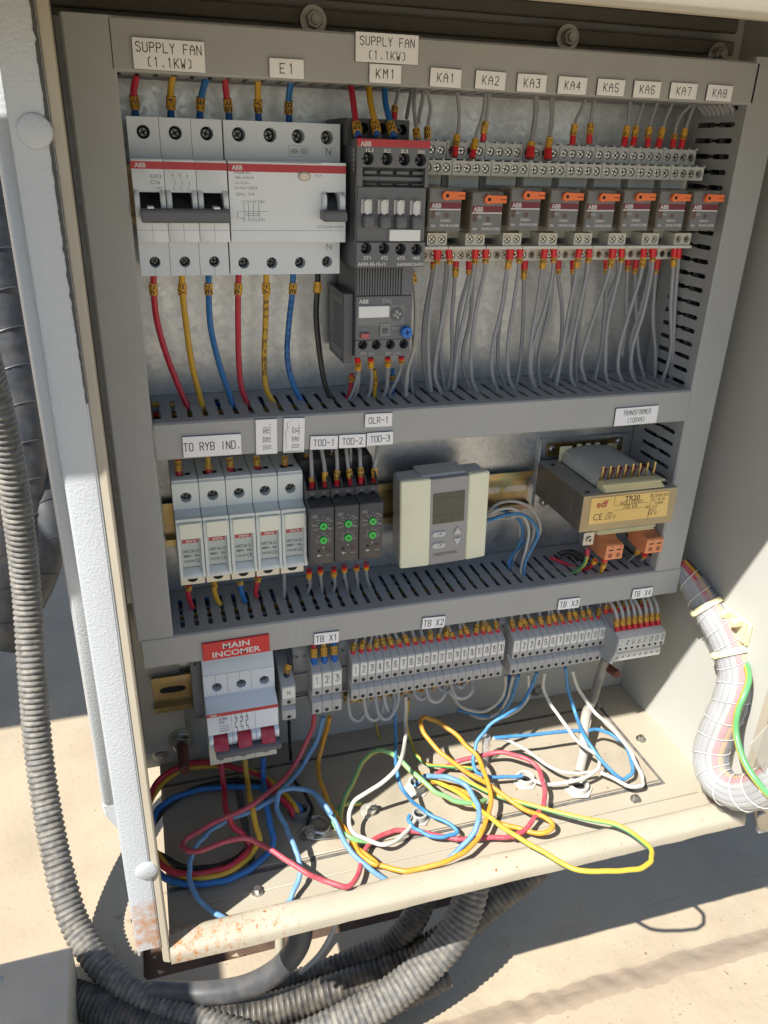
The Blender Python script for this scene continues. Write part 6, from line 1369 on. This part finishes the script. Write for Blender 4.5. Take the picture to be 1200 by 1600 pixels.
fw('white wire from block X2 curling round to the middle gland',wwht,px([(415,150),(410,300),(410,440),(380,560),(300,670),(200,740),(100,800),(62,880),(70,960),(120,1020),(200,1060),(300,1075),(380,1040),(430,980),(475,925)],bB,4),{0:y_(-36),3:54,7:22,10:12,14:6},1.75)
fw('thin blue wire from block X2 running to the middle gland',wbrt,px([(350,160),(345,300),(355,450),(360,600),(400,730),(450,800),(530,870),(630,920),(710,965),(735,1000),(700,1025),(620,1030),(530,1010),(460,970),(432,930),(440,895)],bB,4),{0:y_(-36),3:40,6:12,9:8,15:8},1.6)
fw('light blue thick wire looping from the gland towards the front lip',wblul,px([(475,715),(520,660),(600,650),(700,662),(790,710),(850,800),(872,900),(850,990),(800,1060),(720,1135),(670,1185)],bB,4),{0:2,3:26,6:18,9:0,10:-5},2.2)
fw('thin yellow earth wire from block X2 to the middle of the floor',earth,px([(430,170),(422,300),(440,420),(490,530),(560,580),(680,592),(830,602),(930,660)],bB,4),{0:y_(-30),3:14,7:8},1.5,uv=True)
fw('blue wire from block X3 bending down to the right white gland',wbrt,px([(395,70),(370,140),(320,230),(230,290),(140,360),(80,440),(65,520),(80,580),(140,612),(240,615),(320,608)],bC,3.3333),{0:y_(-40),3:50,6:22,8:14,10:10},1.6)
fw('white companion of the bending blue wire from block X3',wwht,px([(352,80),(350,170),(330,235),(280,275),(200,310)],bC,3.3333),{0:y_(-36),2:y_(-30),4:40},1.4)
fw('first white wire from block X3 crossing down over the grey cable',wwht,px([(435,70),(430,155),(470,240),(540,330),(600,420),(680,480),(722,520),(715,562),(660,610),(560,640),(450,652),(380,632)],bC,3.3333),{0:y_(-40),3:44,6:22,9:12,11:8},1.65)
fw('white wire from the clear tie passing left of the grey cable',wwht,px([(170,412),(230,422),(300,450),(380,500),(480,570),(600,595),(690,585)],bC,3.3333),{0:34,3:20,6:14},1.5)
fw('blue wire from block X3 with the large loop at the right',wbrt,px([(545,45),(560,160),(600,290),(650,400),(720,510),(790,590),(850,625),(885,600),(890,530),(860,450),(800,400),(720,365),(640,370),(520,382),(350,396),(170,410)],bC,3.3333),{0:y_(-40),3:34,6:10,9:16,12:26,15:34},1.65)
fw('second white wire from block X3, outermost at the right',wwht,px([(580,60),(620,170),(700,280),(780,350),(850,430),(900,520),(945,610),(942,655),(880,662),(800,622),(725,588)],bC,3.3333),{0:y_(-40),3:34,6:8,10:12},1.7)
for k,(nm,m,l,d) in enumerate((('outer blue wire',wbrt,[(1120,20),(1090,130),(1040,230),(980,275),(870,268),(740,235)],-30),('outer white wire',wwht,[(1090,20),(1060,150),(1000,250),(900,285),(820,262)],-26),('inner blue wire',wblue,[(1065,20),(1055,100),(1035,160),(990,215)],-20),('inner white wire',wwht,[(1040,20),(1030,130),(960,220),(880,250),(760,215),(690,120)],-24))):
    fw('%s of the bunch bending left behind block X2'%nm,m,px(l,bB,4),{0:y_(d),len(l)-1:y_(-4)},1.8)
fw('thin dark earth wire hanging behind the grey loops',earth,px([(225,320),(250,400),(300,470)],bB,4),{0:y_(-8),2:y_(14)},1.3,uv=True)
# grey sheathed cable from X4 to its gland
o=fw('thick grey sheathed cable dropping to the right gland',mat('cable_sheath_grey',(.36,.34,.30),.5,var=.06,dust=.3),px([(755,0),(720,100),(690,200),(650,300),(640,400),(638,480),(615,590)],bC,3.3333),{0:y_(-6),3:30,6:3},4.6,grp=None)
# glands, bolts and lugs on the floor
def gland(u,v,label,r=9,h=9,m=None,wires=False,mm=None):
    p=atz(u,v,ZF+2); t=thing('cable_gland',label,'cable gland',p,'cable glands in the floor'); k=dict(world=False)
    m=m or mat('gland_plastic',(.50,.48,.42),.45,dust=.3)
    q=M(); q.cyl((0,0,0),(0,0,1.2),r*1.45,6); q.build('lock_nut',m,t,bevel=.4,**k)
    q=M(); n=22; V=[];F=[]
    for i in range(n):
        a=2*math.pi*i/n; V+=[(math.cos(a)*r,math.sin(a)*r,1.2),(math.cos(a)*r,math.sin(a)*r,h),(math.cos(a)*r*.72,math.sin(a)*r*.72,h),(math.cos(a)*r*.68,math.sin(a)*r*.68,1.4)]
    for i in range(n):
        j=(i+1)%n
        for s in range(3): F.append((4*i+s,4*j+s,4*j+s+1,4*i+s+1))
    q.add(V,F); q.build('collar',m,t,bevel=.3,**k)
    q=M(); q.cyl((0,0,1.3),(0,0,1.5),r*.69,20); q.build('opening',dk,t,**k)
    return t
gland(470,1272,'grey gland with red, yellow and blue cables near the lug bolt',8,7,mat('gland_grey',(.15,.15,.145),.5,dust=.3))
gland(651,1232,'pale gland holding the light blue and amber wires',8,8)
gland(655,1279,'small grey gland with a white and a blue wire',6.5,7,mat('gland_grey2',(.36,.36,.34),.5,dust=.3))
gland(820,1221,'pale gland with a glossy rim between the two wire loops',8,6)
gland(903,1232,'square pale gland holding the grey sheathed cable',9,6)
bolt('bolt',atz(484,1305,ZF+2),(0.0,-.35,1),5.2,4.5,steel,'hex bolt clamping a grey cable lug on the left of the floor',group='floor bolts')
bolt('bolt',atz(577,1269,ZF+2),(0.3,-.2,1),5.2,6,mat('dusty_bolt',(.50,.47,.40),.5,metal=.3,dust=.4),'dusty hex bolt where the small green yellow loop ends',group='floor bolts')
lg=thing('cable_lug','flat steel cable lug under the left floor bolt','cable lug',atz(500,1300,ZF+3))
q=M(); a=atz(484,1300,ZF+4.6); b=atz(532,1304,ZF+4.6); d=(b-a).normalized(); n=Vector((-d.y,d.x,0)); 
q.add([a+n*7-d*7,a-n*7-d*7,a+d*6-n*7,b-n*2.8,b+n*2.8,a+d*6+n*7]+[p-Vector((0,0,1.2)) for p in (a+n*7-d*7,a-n*7-d*7,a+d*6-n*7,b-n*2.8,b+n*2.8,a+d*6+n*7)],[(0,1,2,3,4,5),(11,10,9,8,7,6)]+[(i,(i+1)%6,6+(i+1)%6,6+i) for i in range(6)]); q.build('lug_plate',steel,lg,bevel=.3)
q=M(); q.cyl(b,b+d*9+Vector((0,0,.5)),2.9,12); q.build('crimp_barrel',steel,lg)
q=M(); P=[atz(484,1278,ZF+5),atz(500,1276,ZF+6),atz(514,1288,ZF+6),atz(508,1300,ZF+6),atz(492,1300,ZF+7)]; sweep(q,spline(P,5),1.6,8); tag(q.build('washer_ring',steel),'bent steel ring washer lying round the left floor bolt','washer')
ct=thing('clear_cable_tie','short upright piece of clear sleeve on the floor right of the amber loop','sleeve',atz(752,1180,ZF+2))
q=M(); q.cyl(atz(757,1195,ZF+2),atz(760,1150,ZF+34),3.6,12,cap=False); q.build('clear_tube',clear,ct); q=M(); q.cyl(atz(759,1160,ZF+26),atz(760,1152,ZF+32),3.9,10); q.build('tape_wrap',clear,ct)
cb=thing('clear_cable_tie','crumpled clear tape round the wires right of the floor gland','tape',atz(768,1235,ZF+8))
q=M(); q.box(-5,5,-6,6,0,6,c=2.5); o=q.build('tape_wrap',clear,cb,world=False,bevel=1)
# ---------------------------------------------------------------- spiral wrapped bundle at the right
bn=thing('wrapped_cable_bundle','grey cable bundle in clear spiral wrap bending out over the right wall','cable bundle',(440,-100,-350))
BP=[(1062,885,14),(1078,905,15),(1100,942,16),(1128,985,17),(1146,1030,17),(1150,1060,17),(1140,1100,17),(1122,1140,17.5),(1110,1180,18),(1118,1215,18),(1145,1236,18),(1180,1236,18),(1222,1215,18),(1300,1180,18)]
BY=[-54,-66,-84,-104,-122,-130,-138,-140,-145,-158,-175,-190,-205,-225]
BC_=resample(spline([at(u,v,BY[i]) for i,(u,v,_) in enumerate(BP)]+[Vector((590,-222,-405)),Vector((640,-205,-360)),Vector((672,-196,-290)),Vector((684,-190,-200))],8),3.0)
Rb=14.5
Ts=[(BC_[min(i+1,len(BC_)-1)]-BC_[max(i-1,0)]).normalized() for i in range(len(BC_))]
us=[]; u_=Ts[0].cross(CC-BC_[0]).normalized()
for i,tt in enumerate(Ts):
    u_=(u_-tt*u_.dot(tt)).normalized(); us.append(u_)
def strand(m,ang,rad,r,tw,name,lab=None):
    P=[]
    for i,p in enumerate(BC_):
        s=min(1,.62+i*.02); a=ang+tw*i; w_=Ts[i].cross(us[i]); P.append(p+(us[i]*math.cos(a)+w_*math.sin(a))*rad*s)
    q=M(); sweep(q,P,r,8); return q.build(name,m,bn)
for i in range(13):
    strand(wgry if i%3 else wgryl,2*math.pi*i/13+.3,10.4,2.5,.002,'inner_wire')
core_=strand(wgry,0,0,8,0,'inner_core')
for m,a in ((wredl,-2.0),(wora,-2.42),(wblk,-2.85),(wbrt,-3.1)): strand(m,a,10.9,2.8,.0015,'coloured_wire')
q=M(); V=[];F=[]; n=20   # translucent ribbon wound in a helix with narrow gaps
def tubepoint(i,a,r):
    i=max(0,min(i,len(BC_)-1.001)); k=int(i); f=i-k
    c=BC_[k].lerp(BC_[k+1],f); uu=us[k].lerp(us[k+1],f); t_=Ts[k].lerp(Ts[k+1],f); w_=t_.cross(uu); s=min(1,.62+i*.02)
    return c+(uu*math.cos(a)+w_*math.sin(a))*r*s
pitch=5.2; turns=int((len(BC_)-8)/pitch)
N=turns*n
for j in range(N):
    i0=1+j/n*pitch; a=2*math.pi*j/n
    V+=[tubepoint(i0,a,Rb-.6),tubepoint(i0+pitch*.5,a,Rb+.3),tubepoint(i0+pitch*.96,a,Rb+.1)]
for j in range(N-1): F+=[(3*j,3*j+1,3*j+4,3*j+3),(3*j+1,3*j+2,3*j+5,3*j+4)]
q.add(V,F); q.build('spiral_wrap',clear,bn)
# raised edge of the ribbon
q=M(); sweep(q,[tubepoint(1+j/n*pitch,2*math.pi*j/n,Rb+.25) for j in range(N)],.38,5); q.build('wrap_edge',mat('clear_wrap_edge',(.75,.75,.73),.3,alpha=.8),bn)
# earth wire crossing the bundle
P=[at(1164,1030,-128),at(1170,1062,-150),at(1163,1085,-158),at(1153,1110,-162),at(1150,1145,-168),at(1163,1190,-186),at(1182,1220,-200),at(1215,1255,-214),at(1270,1290,-228),Vector((600,-245,-425)),Vector((655,-222,-370)),Vector((688,-206,-280)),Vector((700,-200,-200))]
q=M(); sweep(q,spline(P,8),2.6,16,uv=True,roll=1.9); o=q.build('earth_wire',earth); tag(o,'thick green yellow earth wire crossing in front of the wrapped bundle','wire')
# aged tie bases and ties
for u,v,k_ in ((1094,935,'upper'),(1128,985,'lower')):
    c=at(u,v,-92 if k_=='upper' else -106)
tb=thing('tie_mount','aged cream adhesive tie mount on the right wall behind the bundle','tie mount',(XR,-100,-250))
P4=[atx(u,v,XR-1.2) for u,v in ((1104,922),(1176,977),(1168,1010),(1112,958))]
q=M(); q.add([(XR-3,p.y,p.z) for p in P4]+[(XR-.2,p.y,p.z) for p in P4],[(0,1,2,3),(7,6,5,4),(0,4,5,1),(1,5,6,2),(2,6,7,3),(3,7,4,0)]); q.build('base',tie,tb,bevel=.6)
for u,v in ((1118,940),(1140,958),(1158,972)):
    p=atx(u,v,XR-3); q=M(); q.box(p.x-9,p.x,p.y-2.5,p.y+2.5,p.z-3,p.z+3,c=.8); q.build('bridge',tie,tb)
for i0,lab in ((13,'upper aged cream cable tie round the wrapped bundle'),(27,'lower aged cream cable tie round the wrapped bundle')):
    q=M(); k=28; V=[];F=[]
    for j in range(k):
        a=2*math.pi*j/k
        for dr,di in ((.4,0),(1.9,0),(1.9,1.5),(.4,1.5)): V.append(tubepoint(i0+di,a,Rb+dr))
    for j in range(k):
        jj=(j+1)%k
        for s in range(4): F.append((4*j+s,4*jj+s,4*jj+(s+1)%4,4*j+(s+1)%4))
    q.add(V,F); tt=thing('cable_tie',lab,'cable tie',tubepoint(i0,0,0)); q.build('band',tie,tt)
    p=tubepoint(i0+.7,-.7,Rb+2); q=M(); q.box(p.x-2.5,p.x+2.5,p.y-2.5,p.y+2.5,p.z-2,p.z+2,c=.6); q.build('lock_head',tie,tt)
# latch hardware at the lower right
lt=thing('door_latch','steel latch bracket with a bolt at the lower right, beyond the bundle','latch',(470,-185,-470))
P4=[at(u,v,-176) for u,v in ((1178,1250),(1206,1240),(1206,1300),(1184,1292))]; q=M(); q.prism([(p.x,p.z) for p in P4],'y',-178,-172); q.build('bracket',steel,lt,bevel=.6)
c=at(1187,1271,-179); q=M(); q.cyl(c,c+Vector((0,-4,0)),4.2,6); q.build('latch_bolt',steel,lt,bevel=.5)
hs_=thing('door_stay','clear bent plastic strip at the right border above the latch','plastic strip',at(1185,1180,-168))
P4=[at(u,v,-200) for u,v in ((1171,1163),(1210,1120),(1212,1196),(1192,1206))]; q=M(); q.prism([(p.x,p.z) for p in P4],'y',-201,-200); q.build('strip',mat('film_plastic',(.5,.48,.42),.2,alpha=.35),hs_)

# ---------------------------------------------------------------- conduits
def corr(name,label,pts,R0,m,pitch=5.4,amp=1.35,group=None,n=22):
    P=resample(spline(pts,8),pitch/6); t=thing(name,label,'conduit',P[0],group)
    q=M(); sweep(q,P,lambda i: R0-amp+amp*(1-abs(math.sin(math.pi*i/6))**3)*1.0+ (0),n); o=q.build('ribbed_tube',m,t); return t
R14=14.5
def cp(l): return [ad(u,v,d) for u,v,d in l]
g='ribbed conduits below the cabinet'
corr('ribbed_conduit','long grey ribbed conduit hanging down the left side and sweeping under the cabinet',cp([(-44,500,640),(-14,600,700),(10,700,740),(30,820,780),(42,930,810),(50,1050,820),(61,1180,830),(80,1300,820),(102,1397,805),(118,1445,795),(145,1490,780),(178,1527,765),(232,1564,745),(300,1594,725),(390,1625,700)]),14.6,conduit,pitch=6.2,amp=2.0,group=g)
corr('ribbed_conduit','dark ribbed conduit coming out beside the beige box at the lower left',cp([(98,1552,760),(140,1568,752),(190,1590,740),(250,1610,725),(330,1640,700)]),16,conduitd,group=g)
corr('ribbed_conduit','dusty sunlit ribbed conduit running from the floor to the bottom edge',cp([(742,1365,735),(732,1410,730),(705,1465,722),(660,1515,712),(600,1562,700),(530,1600,690),(450,1640,680)]),15.8,conduit,group=g)
corr('ribbed_conduit','dark ribbed conduit crossing behind the sunlit one',cp([(845,1350,780),(790,1392,772),(730,1440,765),(640,1500,755),(540,1540,745),(430,1575,735),(330,1600,725),(240,1640,710)]),14.5,conduitd,group=g)
corr('ribbed_conduit','short dark ribbed conduit rising under the cabinet floor, left of the others',cp([(668,1385,765),(650,1430,765),(620,1470,765),(560,1500,765),(470,1535,768),(380,1560,770)]),13.2,conduitd,group=g)
corr('ribbed_conduit','lowest dark ribbed conduit between the two dusty ones',cp([(700,1520,745),(620,1560,738),(540,1590,730),(440,1630,720)]),13,conduitd,group=g)
q=M(); sweep(q,spline(cp([(470,1430,700),(468,1470,705),(440,1510,712),(390,1540,722),(320,1552,735),(240,1550,745)]),8),10.5,18); o=q.build('black_pipe',mat('dusty_black_pipe',(.055,.056,.06),.42,var=.15,scale=25,dust=.12)); tag(o,'smooth dusty black pipe bending under the left part of the cabinet','pipe')
q=M(); sweep(q,spline(cp([(530,1418,700),(522,1450,715),(500,1490,735),(470,1520,750)]),6),2.4,8); tag(q.build('thin_cord',wgryl),'thin pale cord hanging under the cabinet beside the black pipe','cord')
q=M(); q.cyl(ad(437,1440,745),ad(437,1500,750),4.5,12); tag(q.build('support_post',cabp),'short pale post standing in the shadow under the cabinet','post')
# insulated pipes at the left
for k,(l,rr,lab) in enumerate((([(-30,250,900),(-8,400,930),(18,560,960),(34,700,980),(40,800,1000),(30,930,1020),(20,1000,1040)],30,'thick black wrapped pipe at the far left edge'),([(10,330,1000),(28,450,1000),(45,600,1000),(62,720,1000),(78,830,1000),(72,880,1005),(52,930,1010),(20,980,1020)],19,'slimmer black wrapped pipe running beside the white gutter'))):
    P=resample(spline(cp(l),8),5); t=thing('insulated_pipe',lab,'pipe',P[0],'black wrapped pipes at the left')
    q=M(); sweep(q,P,lambda i: rr*(1+.035*NZ.noise(Vector((i*.35,k*9,0)))+(.03 if i%7==0 else 0)),20); o=q.build('wrap',foam,t)
    # overlapping tape edges
    for j in range(4,len(P)-2,9):
        q=M(); T0=(P[j+1]-P[j-1]).normalized(); uu=T0.orthogonal().normalized(); ww=T0.cross(uu)
        Q=[P[j]+T0*(rr*.45*math.sin(2*math.pi*i/24))+(uu*math.cos(2*math.pi*i/24)+ww*math.sin(2*math.pi*i/24))*(rr*1.02) for i in range(25)]
        sweep(q,Q,rr*.035,5,cap=False); q.build('tape_edge',foam,t)
# low kerb and unit in the background left
B0=struct(B('background_plinth',ground,None,-900,-180,1050,1400,ZG,ZG+60,c=2))
# boxes added out of view at the left, only to cast shadows into view
eq=thing('overhead_shadow_box','large beige air duct on a post, beyond the left border, shading the far ground','air duct',(-1150,300,ZG))
q=M(); q.box(-1500,-742,46,900,260,460); q.build('raised_box',cabp,eq,bevel=4)
q=M(); q.box(-1300,-1240,60,120,ZG,260); q.build('post',cabp,eq)
nb=thing('lower_shadow_box','closed beige cabinet beyond the lower left border, shading the conduits','cabinet',(-740,-470,ZG))  # unseen box with a handle, added to shade the lower left
q=M(); q.box(-1000,-480,-700,-246,ZG,0); q.build('casing',cabp,nb,bevel=3)
q=M(); q.box(-760,-745,-246,-238,-400,-340); q.build('handle',steel,nb,bevel=2)

# clip that carries the bundle up the inside of the door
tm=thing('cable_clip','grey cable clip holding the wrapped bundle to the inside of the open door','cable clip',(684,-195,-205))
q=M(); q.box(664,704,-211,-186,-212,-196,c=2); q.build('clip_body',mat('clip_grey',(.3,.3,.3),.5),tm,bevel=1)
